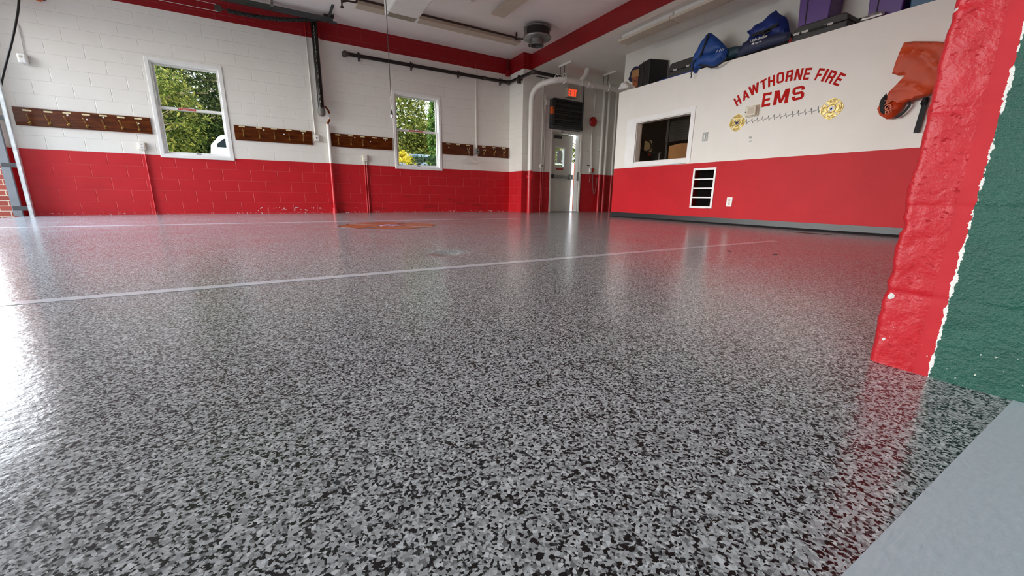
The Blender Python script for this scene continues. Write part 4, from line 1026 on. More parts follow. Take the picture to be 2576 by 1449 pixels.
# three straight pipes by the office corner
for k, (px_, r_, lab) in enumerate(((1517, .036, 'white and red pipe, left one of the three by the office corner'), (1529, .036, 'white and red pipe, middle one of the three by the office corner'), (1548, .03, 'thinnest white and red pipe of the three, closest to the office corner'))):
    x = RY(px_, 300, YD-.06).x
    t = thing('wall_pipe', (x, YD-.06, 0), lab, 'pipe', 'straight pipes by the office corner')
    MB().cyl((x, YD-.06, 0), (x, YD-.06, ZL), r_, 16).build('pipe', 'wback', t, smooth=True)
    MB().box(x-.05, x+.05, YD-.03, YD, 1.6, 1.63).build('bracket', 'wpaint', t)

# ================================================================== OFFICE WALL
def zE(x, y): return (1800+x/6.3, 150+y/6.3)
def EP(x, y, X=XE-.0025): return RX(*zE(x, y), X)
LT = [('H', (335, 742), (416, 690), (283, 628), (365, 555)), ('A', (438, 657), (541, 600), (409, 520), (512, 462)), ('W', (545, 590), (700, 500), (515, 440), (686, 350)),
      ('T', (722, 490), (812, 447), (708, 345), (806, 291)), ('H', (832, 437), (942, 408), (832, 280), (942, 236)), ('O', (966, 390), (1082, 352), (972, 215), (1090, 188)),
      ('R', (1100, 355), (1213, 336), (1132, 180), (1242, 152)), ('N', (1237, 333), (1352, 322), (1283, 148), (1400, 131)), ('E', (1378, 322), (1470, 319), (1430, 133), (1538, 125)),
      ('F', (1558, 328), (1650, 336), (1650, 132), (1742, 141)), ('I', (1663, 343), (1703, 348), (1768, 142), (1808, 150)), ('R', (1722, 358), (1822, 383), (1835, 160), (1940, 192)), ('E', (1850, 392), (1940, 424), (1985, 198), (2072, 234))]
t = thing('wall_lettering', EP(1150, 400), 'arched red HAWTHORNE FIRE lettering on the white office wall', 'lettering')
for ch, a, b, c, e in LT: glyph(ch, EP(*a), EP(*b), EP(*c), EP(*e), (.0025, 0, 0)).build('letter', 'lred', t)
t = thing('wall_lettering', EP(1050, 700), 'large red EMS lettering under the arched words', 'lettering')
for ch, a, b, c, e in (('E', (725, 757), (862, 728), (757, 538), (893, 511)), ('M', (908, 725), (1140, 685), (945, 495), (1182, 453)), ('S', (1203, 662), (1395, 618), (1225, 442), (1420, 404))):
    glyph(ch, EP(*a), EP(*b), EP(*c), EP(*e), (.0025, 0, 0)).build('letter', 'lred', t)

def maltese(R, r0=.30, g=.16, half=.70, n=8):
    arms = []
    for k in range(4):
        a0 = k*PI/2; P = []
        def pl(r, a): return (r*math.cos(a0+a), r*math.sin(a0+a))
        P.append(pl(R*r0, -.62)); P.append(pl(R*.98, -half))
        for i in range(1, n): P.append(pl(R*(.98-.06*math.cos(2*PI*i/n)-.02), -half+2*half*i/n))
        P.append(pl(R*.98, half)); P.append(pl(R*r0, .62)); arms.append(P)
    return arms
def star_of_life(r):
    out = []
    for k in range(3):
        a = PI/2+k*PI/3; c, s = math.cos(a), math.sin(a); w = r*.23
        out.append([(c*r-s*w, s*r+c*w), (-c*r-s*w, -s*r+c*w), (-c*r+s*w, -s*r-c*w), (c*r+s*w, s*r-c*w)])
    return out
def emblem(c, R, lab, star):
    t = thing('wall_emblem', (XE, c.y, c.z), lab, 'emblem')
    W3 = lambda u, v, d: (XE-d, c.y-u, c.z+v)
    for P in maltese(R):
        ar = MB().prism([W3(u, v, .001) for u, v in P], (-.004, 0, 0)).build('cross_arm', 'gold', t)
        am = math.atan2(sum(p[1] for p in P), sum(p[0] for p in P))
        for rr, w in ((.86, .55), (.66, .42)):
            MB().tube([W3(R*rr*math.cos(am+w*(i/6-1)), R*rr*math.sin(am+w*(i/6-1)), .0055) for i in range(13)], R*.022, 5).build('ridge', 'ink', ar)
        mb = MB()
        for i in range(5): a = am+(-.28+.14*i); mb.prism([W3(R*rr*math.cos(a+q), R*rr*math.sin(a+q), .005) for rr, q in ((.71, -.045), (.71, .045), (.80, .035), (.80, -.035))], (-.001, 0, 0))
        mb.build('small_lettering', 'ink', ar)
    MB().lathe([(0, -.007), (R*.36, -.007), (R*.40, -.005), (R*.40, 0)], (XE, c.y, c.z), (1, 0, 0), 32).build('centre_disc', 'gold', t)
    MB().tube([W3(R*.39*math.cos(2*PI*i/32), R*.39*math.sin(2*PI*i/32), .006) for i in range(32)], R*.02, 5, closed=True).build('disc_ring', 'ink', t)
    mb = MB()
    for P in star_of_life(R*.27): mb.prism([W3(u, v, .007) for u, v in P], (-.0015, 0, 0))
    mb.build('star', star, t)
c1 = EP(343, 1003, XE); emblem(c1, (EP(370, 866, XE)-EP(315, 1140, XE)).length/2*1.0, 'gold cross emblem with dark blue star at the left end of the heartbeat line', 'navy')
c2 = EP(1838, 780, XE); emblem(c2, (EP(1885, 612, XE)-EP(1793, 950, XE)).length/2*1.0, 'gold cross emblem with silver blue star at the right end of the heartbeat line', 'silver')
pk = [490, 577, 663, 748, 840, 928, 1022, 1115, 1217, 1312, 1418, 1518, 1630]
bl = lambda x: 995+(800-995)*(x-470)/(1660-470)
pts = [(466, bl(466))]
for i, x in enumerate(pk):
    d = 95*(.85+.25*i/12)
    pts += [(x-22, bl(x)-4), (x-14, bl(x)-6), (x+3, bl(x)-.58*d), (x+5, bl(x)+.36*d), (x+20, bl(x)+2), (x+38, bl(x)-10), (x+50, bl(x)-8)]
pts = [q for q in pts if q[0] < 1665]+[(1668, bl(1668)-2)]
mb = MB(); pp = [EP(a, b, XE) for a, b in pts]
for a, b in zip(pp[:-1], pp[1:]):
    d = (b-a); nrm = Vector((0, -d.z, d.y)).normalized()*.0026; e = d.normalized()*.002
    mb.prism([a-e+nrm, a-e-nrm, b+e-nrm, b+e+nrm], (-.0015, 0, 0))
tag(mb.build('heartbeat_line', 'ekg'), 'thin dark heartbeat line painted between the two gold emblems', 'painted line')
# thermostat guard
a, b = EP(530, 770), EP(655, 870); p = (a+b)/2
t = thing('thermostat_guard', (XE, p.y, p.z), 'cream lockable thermostat box under the letter A', 'thermostat')
w_, h_ = .075, .065
MB().prism([(XE, p.y-w_-.01, p.z-h_-.01), (XE, p.y+w_+.01, p.z-h_-.01), (XE, p.y+w_+.01, p.z+h_+.01), (XE, p.y-w_-.01, p.z+h_+.01)], (-.03, 0, 0)).build('base_ring', 'cream', t, bevel=.006)
cv = MB().box(XE-.075, XE-.03, p.y-w_, p.y+w_, p.z-h_, p.z+h_).build('cover', 'cream', t, bevel=.012)
MB().box(XE-.078, XE-.075, p.y-.05, p.y+.035, p.z-.045, p.z+.045).build('window', 'lens', cv); MB().lathe([(0, -.006), (.01, -.006), (.01, 0)], (XE-.075, p.y+.058, p.z-.01), (1, 0, 0), 10).build('lock', 'black', cv)
tag(MB().prism([EP(a, b) for a, b in ((525, 1250), (535, 1212), (562, 1208), (578, 1240), (572, 1252), (545, 1256))], (.0022, 0, 0)).build('wall_smudge', 'smudge'), 'grey smudge on the white wall below the left gold emblem', 'smudge')
tag(MB().prism([EP(a, b) for a, b in ((523, 1305), (535, 1290), (575, 1280), (572, 1292), (540, 1310))], (.0022, 0, 0)).build('wall_smudge', 'smudge'), 'small faint smudge just under the larger one on the white wall', 'smudge')
# light switch, outlet, return-air grille
p = RX(1774, 344, XE); t = thing('light_switch', (XE, p.y, p.z), 'steel light switch plate right of the office window', 'switch')
MB().box(XE-.008, XE, p.y-.045, p.y+.045, p.z-.065, p.z+.065).build('plate', 'steel', t, bevel=.003); MB().box(XE-.02, XE-.008, p.y-.012, p.y+.012, p.z-.02, p.z+.025).build('toggle', 'white', t)
p = RX(1835, 508, XE); t = thing('wall_outlet', (XE, p.y, p.z), 'white outlet plate in the red wall right of the return grille', 'outlet')
MB().box(XE-.008, XE, p.y-.044, p.y+.044, p.z-.07, p.z+.07).build('cover_plate', 'vinyl', t, bevel=.003)
for dz in (-.028, .028): MB().box(XE-.010, XE-.008, p.y-.016, p.y+.016, p.z+dz-.02, p.z+dz+.02).build('socket_face', 'beige', t)
y0, y1, z0, z1 = GR
t = thing('return_grille', (XE, (y0+y1)/2, z0), 'white framed return air grille with three bars low in the red wall', 'grille')
MB().xframe(y0-.027, y1+.027, z0-.027, z1+.027, .032, XE-.014, XE+.002).build('frame', 'vinyl', t, bevel=.003)
for k in range(1, 4): z = z0+(z1-z0)*k/4; MB().box(XE-.010, XE+.004, y0, y1, z-.011, z+.011).build('bar', 'vinyl', t, bevel=.002)
mb = MB()
for k in range(20): y = y0+.012+(y1-y0-.024)*k/19; mb.prism([(XE+.03, y, z0), (XE+.033, y, z0), (XE+.055, y+.012, z0), (XE+.052, y+.012, z0)], (0, 0, z1-z0))
mb.build('vanes', 'dk', t)
MB().box(XE+.125, XE+.13, y0, y1, z0, z1).build('duct_back', 'dk', t)
MB().box(XE+.002, XE+.125, y0-.003, y0+.002, z0, z1).build('duct_side', 'fascia', t); MB().box(XE+.002, XE+.125, y1-.002, y1+.003, z0, z1).build('duct_side', 'fascia', t)

# orange jacket-like bag hanging by the pier
def zJ(x, y): return (2160+x/5.177, 80+y/5.177)
def JP(x, y, X=XE-.05): v = RX(*zJ(x, y), X); return (v.y, v.z)
t = thing('hanging_float_coat', (XE-.05, 1.75, 1.6), 'orange nylon coat with black straps hanging on the office wall beside the red pier', 'coat')
ol = [(600, 142), (725, 128), (1030, 130), (1230, 150), (1260, 420), (1200, 700), (1000, 800), (880, 842), (760, 880), (640, 925), (520, 965), (420, 950), (330, 900), (400, 790), (500, 690), (612, 568), (530, 575), (442, 548), (490, 400), (545, 262)]
def fold(p): v = (p.y*.9-p.x*.35)*26+2.5*noise.noise(Vector((p.x*4, p.y*4, 0))); return .018*max(0, math.sin(v))**8-.008*max(0, math.sin(v+.5))**4
puff([JP(*q) for q in ol], XE-.07, .04, .022, .006, 4., 1.4, 8., .03, fold).build('coat_body', 'orange', t, smooth=True)
ol2 = [(395, 800), (430, 900), (600, 930), (560, 1010), (490, 1090), (430, 1135), (370, 1141), (275, 1085), (245, 1005), (300, 910)]
cuff = puff([JP(*q) for q in ol2], XE-.06, .05, .025, .008, 2., .9, 12., .06).build('sleeve_end', 'orange', t, smooth=True)
ol3 = [(392, 808), (402, 850), (385, 950), (425, 1000), (400, 1060), (345, 1085), (312, 1050), (298, 950), (320, 890)]
band = puff([JP(*q) for q in ol3], XE-.115, .012, .02, .004, 2., .8, 12., .04).build('printed_band', 'webb', cuff, smooth=True, label='black band with orange lettering')
for body, (tx, ty), sz in (('AGE', (318, 895), .05),):
    o_ = Vector(RX(*zJ(tx, ty), XE-.134)); dn = (Vector(RX(*zJ(325, 1060), XE-.134))-o_).normalized()
    text_part(body, 'orangeh', cuff, o_-Vector((0, .012, 0)), dn, dn.cross(Vector((1, 0, 0))), .078, 'band_lettering')
sl = [JP(*q) for q in ((640, 920), (672, 925), (660, 965), (600, 1040), (530, 1095), (480, 1118))]
def ribbon(pts, w, x, m, parent, name, th=.006):
    mb = MB(); P = [Vector((x, y, z)) for y, z in pts]; n = len(P); L, R = [], []
    for i in range(n):
        d = (P[min(i+1, n-1)]-P[max(i-1, 0)]).normalized(); s = Vector((1, 0, 0)).cross(d)*w; L.append(P[i]+s); R.append(P[i]-s)
    vs = L+R+[v-Vector((th, 0, 0)) for v in L+R]; fs = []
    for i in range(n-1):
        a, b, c, e = i, i+1, n+i+1, n+i
        fs += [(a, b, c, e), (2*n+a, 2*n+e, 2*n+c, 2*n+b), (a, 2*n+a, 2*n+b, b), (e, c, 2*n+c, 2*n+e)]
    return mb.add(vs, fs).build(name, m, parent)
ribbon(sl, .012, XE-.05, 'webb', t, 'strap_loop')
ribbon([JP(*q) for q in ((880, 850), (850, 950), (810, 1080), (740, 1312))], .022, XE-.03, 'webb', t, 'hanging_strap')
puff([JP(*q) for q in ((800, 940), (825, 885), (890, 850), (900, 900), (860, 960), (835, 940), (815, 965))], XE-.05, .012, .02, .003, 1., .8, 10., .02).build('buckle', 'webb', t)
MB().cyl((XE, 1.55, 2.02), (XE-.10, 1.55, 2.05), .012, 8).build('wall_hook', 'dsteel', t)

# ================================================================== ON THE OFFICE LEDGE
def zA(x, y): return (1550+x/11.15, 120+y/11.15)
def zBg(x, y): return (1780+x/8.05, y/8.05)
def zP(x, y): return (2000+x/6.44, y/6.44)
def LP(f, x, y, X): v = RX(*f(x, y), X); return (v.y, max(v.z, ZT+.002))
def LPf(f, x, y, X): v = RX(*f(x, y), X); return (v.y, v.z)
# white cloth at the corner
X = 6.12
t = thing('white_cloth', (X, 6.1, ZT), 'crumpled white cloth at the left end of the ledge', 'cloth')
ol = [(105, 1215), (100, 1140), (160, 1060), (220, 960), (300, 945), (370, 1000), (440, 1050), (520, 1075), (535, 1110), (400, 1150), (250, 1195), (130, 1240)]
puff([LP(zA, *q, X) for q in ol], X, .10, .03, .06, 9., .8, 14., .08).build('cloth_heap', 'cloth', t, smooth=True)
# cardboard carton with printed side
X = 6.10
def quadprism(f, px, X, dx, m, name, parent, **k):
    return MB().prism([Vector((X, *LP(f, *q, X))) for q in px], (dx, 0, 0)).build(name, m, parent, **k)
t = thing('cardboard_box', (X, 6.0, ZT), 'open cardboard box between the white cloth and the tall black case', 'box')
quadprism(zA, [(455, 850), (612, 805), (612, 1075), (540, 1110), (455, 1050)], X, .10, 'cardd', 'box_body', t)
MB().prism([Vector((X-.01, *LP(zA, *q, X-.01))) for q in [(415, 860), (460, 640), (632, 595), (632, 800)]], (.008, 0, 0)).build('raised_flap', 'card', t)
mb = MB()
for a, b, c in ((495, 940, 50), (560, 920, 45), (500, 975, 40), (560, 960, 40)):
    v = Vector((X-.002, *LP(zA, a, b, X-.002))); w2 = Vector((X-.002, *LP(zA, a+c, b-12, X-.002))); mb.prism([v, w2, w2+Vector((0, 0, .014)), v+Vector((0, 0, .014))], (.002, 0, 0))
mb.build('printed_lettering', 'brown', t)
X = 6.36
t = thing('duffel_bag', (X, 6.15, ZT), 'dark navy rounded bag behind the cardboard box on the ledge', 'bag')
ol = [(440, 970), (370, 940), (340, 880), (375, 800), (400, 690), (450, 590), (540, 520), (660, 520), (760, 700), (760, 940)]
puff([LP(zA, *q, X) for q in ol], X-.0, .04, .04, .015, 3., .5, 8.).build('bag_body', 'nvy', t, smooth=True)
# tall black case turned edge-on
a = RX(*zA(905, 975), 6.03); hz_ = RX(*zA(885, 325), 6.03).z
bq = RX(*zA(1470, 430), 6.37); cq = RX(*zA(637, 460), 6.10)
A_ = Vector((6.03, a.y, ZT+.002)); B_ = Vector((6.37, bq.y, ZT+.002)); C_ = Vector((6.10, cq.y, ZT+.002))
ed = B_-A_; es = C_-A_; ht = hz_-ZT
t = thing('equipment_case', A_, 'tall black plastic case standing on edge near the left end of the ledge', 'case')
MB().prism([A_+es*.55, A_+es*.02, A_+es*.02+ed, A_+es*.55+ed], (0, 0, ht)).build('case_shell', 'case', t, bevel=.012)
MB().prism([A_+es, A_+es*.6, A_+es*.6+ed*.96, A_+es+ed*.96], (0, 0, ht*.97)).build('case_lid', 'case', t, bevel=.012)
mb = MB()
for k in range(5): u = .1+.17*k; p = A_+ed*u-es*.0; mb.prism([p, p+ed*.06, p+ed*.06-es*.03, p-es*.03], (0, 0, ht*.2))
mb.build('foot_rib', 'gcase', t)
MB().prism([A_+es*.62-ed*.02, A_+es*.54-ed*.02, A_+es*.54, A_+es*.62], (0, 0, ht*.99)).build('rim', 'gcase', t)
# flat case under the first blue bag
X = 6.11
def flatcase(y0, y1, zt_, lab, X, X2, tags, m='gcase'):
    t = thing('flat_case', (X, (y0+y1)/2, ZT), lab, 'case')
    zm = ZT+(zt_-ZT)*.52
    MB().box(X, X2, y0, y1, ZT+.002, zm-.004).build('case_base', m, t, bevel=.012)
    MB().prism([(X, y0, zm), (X, y1, zm), (X, y1-.03, zt_-.02), (X, y1-.07, zt_), (X, y0+.05, zt_), (X, y0+.01, zt_-.02)], (X2-X, 0, 0)).build('case_lid', m, t, bevel=.012)
    for ty, tw in tags: MB().box(X-.004, X, ty-tw/2, ty+tw/2, zm-.008, zm+.018).build('latch', 'tagw', t)
    MB().box(X-.012, X-.001, (y0+y1)/2-.09, (y0+y1)/2+.09, zm-.02, zm+.01).build('handle', 'webb', t)
    return t
p1 = RX(*zA(1480, 400), X); p2 = RX(1746, 137, X); tg = [RX(*zA(1665, 510), X).y, RX(*zA(2030, 415), X).y]
flatcase(p2.y-.55, p1.y, (p1.z+p2.z)/2-.03, 'long black flat case beside the tall case and under the first blue bag', X, 6.4, [(tg[0], .075), (tg[1], .075)])
tag(MB().prism([(6.02, RX(*zA(1200, 890), 6.02).y, ZT+.001), (6.02, RX(*zA(2100, 640), 6.02).y, ZT+.001), (6.06, RX(*zA(2100, 640), 6.02).y, ZT+.001), (6.06, RX(*zA(1200, 890), 6.02).y, ZT+.001)], (0, 0, .022)).build('blue_strap', 'dblue'), 'flat blue strap lying along the ledge in front of the long black case', 'strap')
# first blue bag, open flap up and drooping over the ledge
t = thing('open_bag', (5.98, 4.3, ZT), 'open royal blue bag with its flap raised, drooping over the ledge edge', 'bag')
def zC(x, y): return (1530+x/5.481, y/5.481)
X = 5.99
flap = [(1155, 880), (1180, 760), (1230, 670), (1370, 455), (1410, 450), (1500, 520), (1570, 590), (1632, 660), (1500, 735), (1400, 790), (1300, 830), (1220, 870)]
puff([LPf(zC, *q, 6.03) for q in flap], 6.05, .10, .035, .025, 5., .4, 9., .14).build('raised_flap', 'blue', t, smooth=True)
body = [(1155, 870), (1250, 810), (1350, 745), (1480, 725), (1560, 680), (1640, 655), (1650, 720), (1630, 790), (1560, 860), (1500, 905), (1430, 920), (1330, 915), (1250, 945), (1225, 1005), (1195, 1015), (1165, 985), (1160, 930)]
puff([LPf(zC, *q, 5.99) for q in body], 5.985, .09, .03, .02, 7., .05, 11., .10).build('bag_front', 'blue', t, smooth=True)
ribbon([LPf(zC, *q, 5.9) for q in ((1240, 895), (1330, 905), (1420, 928), (1490, 912), (1560, 862), (1630, 795))], .012, 5.915, 'webb', t, 'zip_trim')
ribbon([LPf(zC, *q, 5.94) for q in ((1250, 800), (1300, 700), (1345, 570), (1385, 460))], .013, 5.945, 'webb', t, 'flap_zip')
ribbon([LPf(zC, *q, 5.9) for q in ((1205, 815), (1170, 870), (1165, 930), (1160, 975), (1140, 1010), (1146, 1040), (1138, 1078))], .007, 5.905, 'webb', t, 'drawstring')
mb = MB()
for a in (1490, 1530, 1555, 1580): p = Vector((5.905, *LPf(zC, a, 722-(a-1490)*.28, 5.905))); q = Vector((5.905, *LPf(zC, a+22, 685-(a-1490)*.28, 5.905))); mb.tube([p, q], .004, 5)
mb.build('white_print', 'dot', t)
t = thing('teal_bag', (6.2, 3.9, ZT), 'dark teal folded bag lying between the two blue bags', 'bag')
ol = [(1640, 665), (1730, 640), (1850, 628), (1850, 760), (1700, 800), (1600, 840), (1560, 850), (1630, 760)]
puff([LP(zC, *q, 6.05) for q in ol], 6.06, .06, .035, .02, 12., .4, 9., .07).build('bag_body', 'teal', t, smooth=True)
# navy carry case with white print
t = thing('training_bag', (6.02, 3.5, ZT), 'navy bag with white printed name lying on the ledge', 'bag')
X = 6.03
ol = [(575, 1140), (600, 1060), (690, 930), (720, 870), (800, 825), (1100, 745), (1400, 670), (1640, 640), (1690, 660), (1690, 700), (1600, 780), (1540, 850), (1300, 920), (1100, 985), (800, 1085), (640, 1140)]
puff([LP(zBg, *q, X) for q in ol], X-.0, .035, .04, .006, 1.3, 6., 7., .08).build('bag_body', 'nvy', t, smooth=True)
tx = RX(*zBg(850, 860), X-.05); te = RX(*zBg(1250, 728), X-.05)
wlen = abs(te.y-tx.y)
text_part('Little Junior', 'dot', t, (X-.046, tx.y, tx.z), (te-tx), (te-tx).normalized().cross(Vector((1, 0, 0))), wlen/5.3, 'printed_name')
tx = RX(*zBg(960, 890), X-.05); te = RX(*zBg(1100, 838), X-.05)
text_part('Laerdal', 'dot', t, (X-.046, tx.y, tx.z), (te-tx), (te-tx).normalized().cross(Vector((1, 0, 0))), abs(te.y-tx.y)/3.3, 'printed_name')
a = [Vector(RX(*zBg(x, y), X-.045)) for x, y in ((885, 908), (915, 870), (950, 862), (935, 900))]
MB().prism(a, (.002, 0, 0)).build('printed_logo', 'dot', t)
a = [LP(zBg, *q, X-.01) for q in ((1560, 850), (1620, 770), (1690, 690), (1690, 800))]
puff(a, X-.02, .03, .04, .004, 3., .5, 8., .05).build('end_pocket', 'webb', t, smooth=True)
puff([LP(zBg, *q, X) for q in ((1590, 850), (1620, 770), (1690, 720), (1680, 820))], X+.05, .02, .04, .004, 3., .5, 8., .05).build('red_lining', 'bell', t, smooth=True)
# second blue bag on top / behind
t = thing('blue_bag', (6.25, 3.3, ZT), 'bunched deep blue bag with black straps standing behind the navy bag', 'bag')
X = 6.22
ol = [(800, 830), (860, 715), (800, 655), (850, 605), (905, 595), (960, 540), (980, 495), (1130, 430), (1240, 320), (1390, 205), (1460, 285), (1590, 350), (1640, 450), (1665, 650), (1600, 780), (1300, 850), (1000, 900)]
puff([LP(zBg, *q, X) for q in ol], X, .13, .04, .05, 15., .6, 8., .2).build('bag_body', 'dblue', t, smooth=True)
ribbon([LP(zBg, *q, 6.06) for q in ((880, 730), (980, 680), (1130, 640), (1260, 570), (1420, 475))], .020, 6.075, 'webb', t, 'strap')
ribbon([LP(zBg, *q, 6.06) for q in ((1110, 730), (1160, 650), (1280, 600))], .018, 6.075, 'webb', t, 'strap')
ribbon([LP(zBg, *q, 6.1) for q in ((905, 600), (890, 660), (910, 720))], .010, 6.12, 'webb', t, 'strap')
# flat case 2, purple totes, plastic bag, teal tote
X = 6.05
c0 = RX(*zBg(1720, 640), X); ct = RX(*zP(860, 170), X); ce = RX(*zP(860, 300), X)
ztop = ct.z-.0
zt2 = (RX(*zBg(1740, 580), X).z+ct.z)/2
tg = [RX(*zP(20, 580), X).y, RX(*zP(160, 525), X).y, RX(*zP(545, 405), X).y]
flatcase(ce.y, c0.y, zt2, 'black flat case with grey latches under the purple tote', X, 6.40, [(tg[0], .07), (tg[1], .075), (tg[2], .09)])
def tote(y0, y1, z0, hgt, lab, X, X2, m, seam):
    t = thing('storage_tote', ((X+X2)/2, (y0+y1)/2, z0), lab, 'tote')
    tp = .02
    vs = [(X+tp, y0+tp, z0), (X2-tp, y0+tp, z0), (X2-tp, y1-tp, z0), (X+tp, y1-tp, z0), (X, y0, z0+hgt), (X2, y0, z0+hgt), (X2, y1, z0+hgt), (X, y1, z0+hgt)]
    MB().add(vs, [(3, 2, 1, 0), (4, 5, 6, 7), (0, 1, 5, 4), (1, 2, 6, 5), (2, 3, 7, 6), (3, 0, 4, 7)]).build('tub', m, t, bevel=.012)
    MB().box(X-.015, X2+.0, y0-.015, y1+.015, z0+hgt, z0+hgt+.03).build('lid', m, t, bevel=.008)
    for s in seam: MB().prism([(X+tp-.003, s, z0+.005), (X+tp-.003, s+.012, z0+.005), (X-.003, s+.012, z0+hgt-.01), (X-.003, s, z0+hgt-.01)], (.004, 0, 0)).build('side_rib', 'webb', t)
    return t
pa = RX(*zP(20, 385), X+.03); pb = RX(*zP(565, 235), X+.03); ps = RX(*zP(195, 200), X+.03)
tote(pb.y, pa.y, zt2+.002, .36, 'purple storage tote stacked on the black flat case', X+.02, 6.39, 'purple', [ps.y])
p3 = RX(*zP(1125, 250), X); p4 = RX(*zP(1730, 180), X); ps = RX(*zP(1350, 100), X+.03)
tote(p4.y, p3.y, ZT+.002, .36, 'purple storage tote on the ledge behind the clear plastic bag', X+.02, 6.39, 'purple', [ps.y])
p5 = RX(*zP(2250, 0), X)
tote(p5.y-.35, p4.y-.03, ZT+.002, .34, 'teal storage tote at the far right of the ledge', X+.02, 6.39, 'tealbox', [])
t = thing('plastic_bag', (6.03, 2.5, ZT), 'crumpled clear plastic bag at the ledge edge below the second purple tote', 'plastic bag')
ol = [(1025, 300), (1150, 265), (1250, 215), (1380, 178), (1460, 190), (1440, 240), (1250, 300), (1070, 345)]
puff([LP(zP, *q, 6.03) for q in ol], 6.03, .03, .022, .035, 6., .8, 22., .05).build('film', 'plastic', t, smooth=True)
puff([LP(zP, *q, 6.01) for q in ((1065, 340), (1100, 300), (1200, 285), (1400, 215), (1420, 240), (1240, 295))], 6.0, .012, .02, .012, 8., .5, 22., .03).build('paper_inside', 'dot', t, smooth=True)

# ================================================================== FLOOR DECAL AND DIRT
c = Vector((1.21, 5.22, 0)); R = .60
t = thing('floor_emblem', c, 'orange cross emblem set in the floor near the far white line', 'emblem')
for P in maltese(R, .3, .16, .70):
    ar = MB().prism([(c.x+u, c.y+v, -.002) for u, v in P], (0, 0, .0035)).build('cross_arm', 'decal', t)
    n_ = len(P); mb = MB()
    for i in range(n_):
        a, b = Vector((*P[i], 0))+c, Vector((*P[(i+1) % n_], 0))+c; d_ = (b-a).normalized(); nn = Vector((-d_.y, d_.x, 0))*.009
        mb.prism([a+nn+Vector((0, 0, .001)), a-nn+Vector((0, 0, .001)), b-nn+Vector((0, 0, .001)), b+nn+Vector((0, 0, .001))], (0, 0, .0012))
    mb.build('outline', 'decald', ar)
MB().lathe([(0, .0022), (R*.34, .0022), (R*.34, -.001)], c, (0, 0, 1), 32).build('centre_disc', 'decal', t)
mb = MB()
for P in star_of_life(R*.25): mb.prism([(c.x+u, c.y+v, .0022) for u, v in P], (0, 0, .0008))
mb.build('star', 'lilac', t)
p = RZ(2040, 586, 0)
mb = MB(); pts = []
for k in range(22):
    a = 2*PI*k/22; r = 1+.35*noise.noise(Vector((math.cos(a)*2, math.sin(a)*2, 3))); pts.append((p.x-.10+.055*r*math.cos(a), p.y-.02+.22*r*math.sin(a), .0008))
tag(mb.prism(pts, (0, 0, .001)).build('floor_stain', 'debris'), 'dark dirty patch on the floor against the black cove base', 'stain')
for px_, py_, lab in ((1835, 632, 'tiny black chip on the floor, left one beyond the end of the long white line'), (1950, 640, 'tiny black chip on the floor, right one beyond the end of the long white line')):
    p = RZ(px_, py_, 0); tag(MB().lathe([(0, .004), (.014, .003), (.018, -.001)], p, (0, 0, 1), 7).build('paint_chip', 'black'), lab, 'chip')

# ================================================================== OUTSIDE
def tree(name, lab, cat, c, rad, n, ls, m, trunk_r=.12, seed=1, shape='round', branches=9, group=None):
    rnd = random.Random(seed); c = Vector(c); t = thing(name, (c.x, c.y, -.04), lab, cat, group)
    mb = MB()
    mb.tube([(c.x, c.y, -.06), (c.x+.05, c.y, c.z*.5), (c.x, c.y, c.z+rad[2]*.5)], [trunk_r, trunk_r*.8, trunk_r*.25], 8)
    tips = []
    for k in range(branches):
        a = rnd.uniform(0, 2*PI); h = rnd.uniform(-.7, .6)
        s_ = Vector((c.x, c.y, max(.3, c.z+h*rad[2]*.6)))
        e_ = c+Vector((math.cos(a)*rad[0]*.9, math.sin(a)*rad[1]*.9, (h+.25)*rad[2]*.8)); md = s_.lerp(e_, .5)+Vector((0, 0, rnd.uniform(-.2, .25)))
        mb.tube(fillet([s_, md, e_], .5, 4), [trunk_r*.24*(1-.75*i/(len(fillet([s_, md, e_], .5, 4))-1)) for i in range(len(fillet([s_, md, e_], .5, 4)))], 5); tips.append(e_)
    if branches: mb.build('trunk', 'bark', t, smooth=True)
    fb = MB(); cl = []
    for k in range(max(8, n//70)):
        while True:
            q = Vector((rnd.uniform(-1, 1), rnd.uniform(-1, 1), rnd.uniform(-1, 1)))
            if q.length < 1: break
        if q.length > 0: q = q.normalized()*q.length**.4
        if shape == 'cone': w = (1-(q.z+1)/2)**.6; q = Vector((q.x*w, q.y*w, q.z))
        cl.append(q)
    for k in range(n):
        q = rnd.choice(cl); g = Vector((rnd.gauss(0, .13), rnd.gauss(0, .13), rnd.gauss(0, .10)))
        if shape == 'cone': g *= .5
        p = c+Vector(((q.x+g.x)*rad[0], (q.y+g.y)*rad[1], (q.z+g.z)*rad[2]))
        if p.z < .02: continue
        nrm = Vector((rnd.gauss(0, 1), rnd.gauss(0, 1)-.5, rnd.gauss(0, 1)+.7)).normalized(); a = nrm.cross(Vector((rnd.gauss(0, 1), rnd.gauss(0, 1), rnd.gauss(0, 1)))).normalized(); b = nrm.cross(a)
        L_ = ls*rnd.uniform(.6, 1.3)
        if k % 5 == 0: p = c+(p-c)*.85+Vector((0, rad[1]*.25, 0)); L_ *= 2.6
        fb.add([p-a*L_, p+b*L_*.4, p+a*L_, p-b*L_*.4], [(0, 1, 2, 3)])
    fb.build('foliage', m, t, merge=False); return t
tree('broad_tree', 'large green tree filling most of the first window', 'tree', (-3.1, 18.4, 3.7), (2.35, 1.3, 3.1), 30000, .055, 'leaf1', .16, 3, branches=34)
tree('broad_tree', 'yellow-green branches low in front of the large tree in the first window', 'tree', (-2.75, 15.6, 2.5), (1.05, .8, 1.5), 7000, .04, 'leaf2', .05, 5, branches=16)
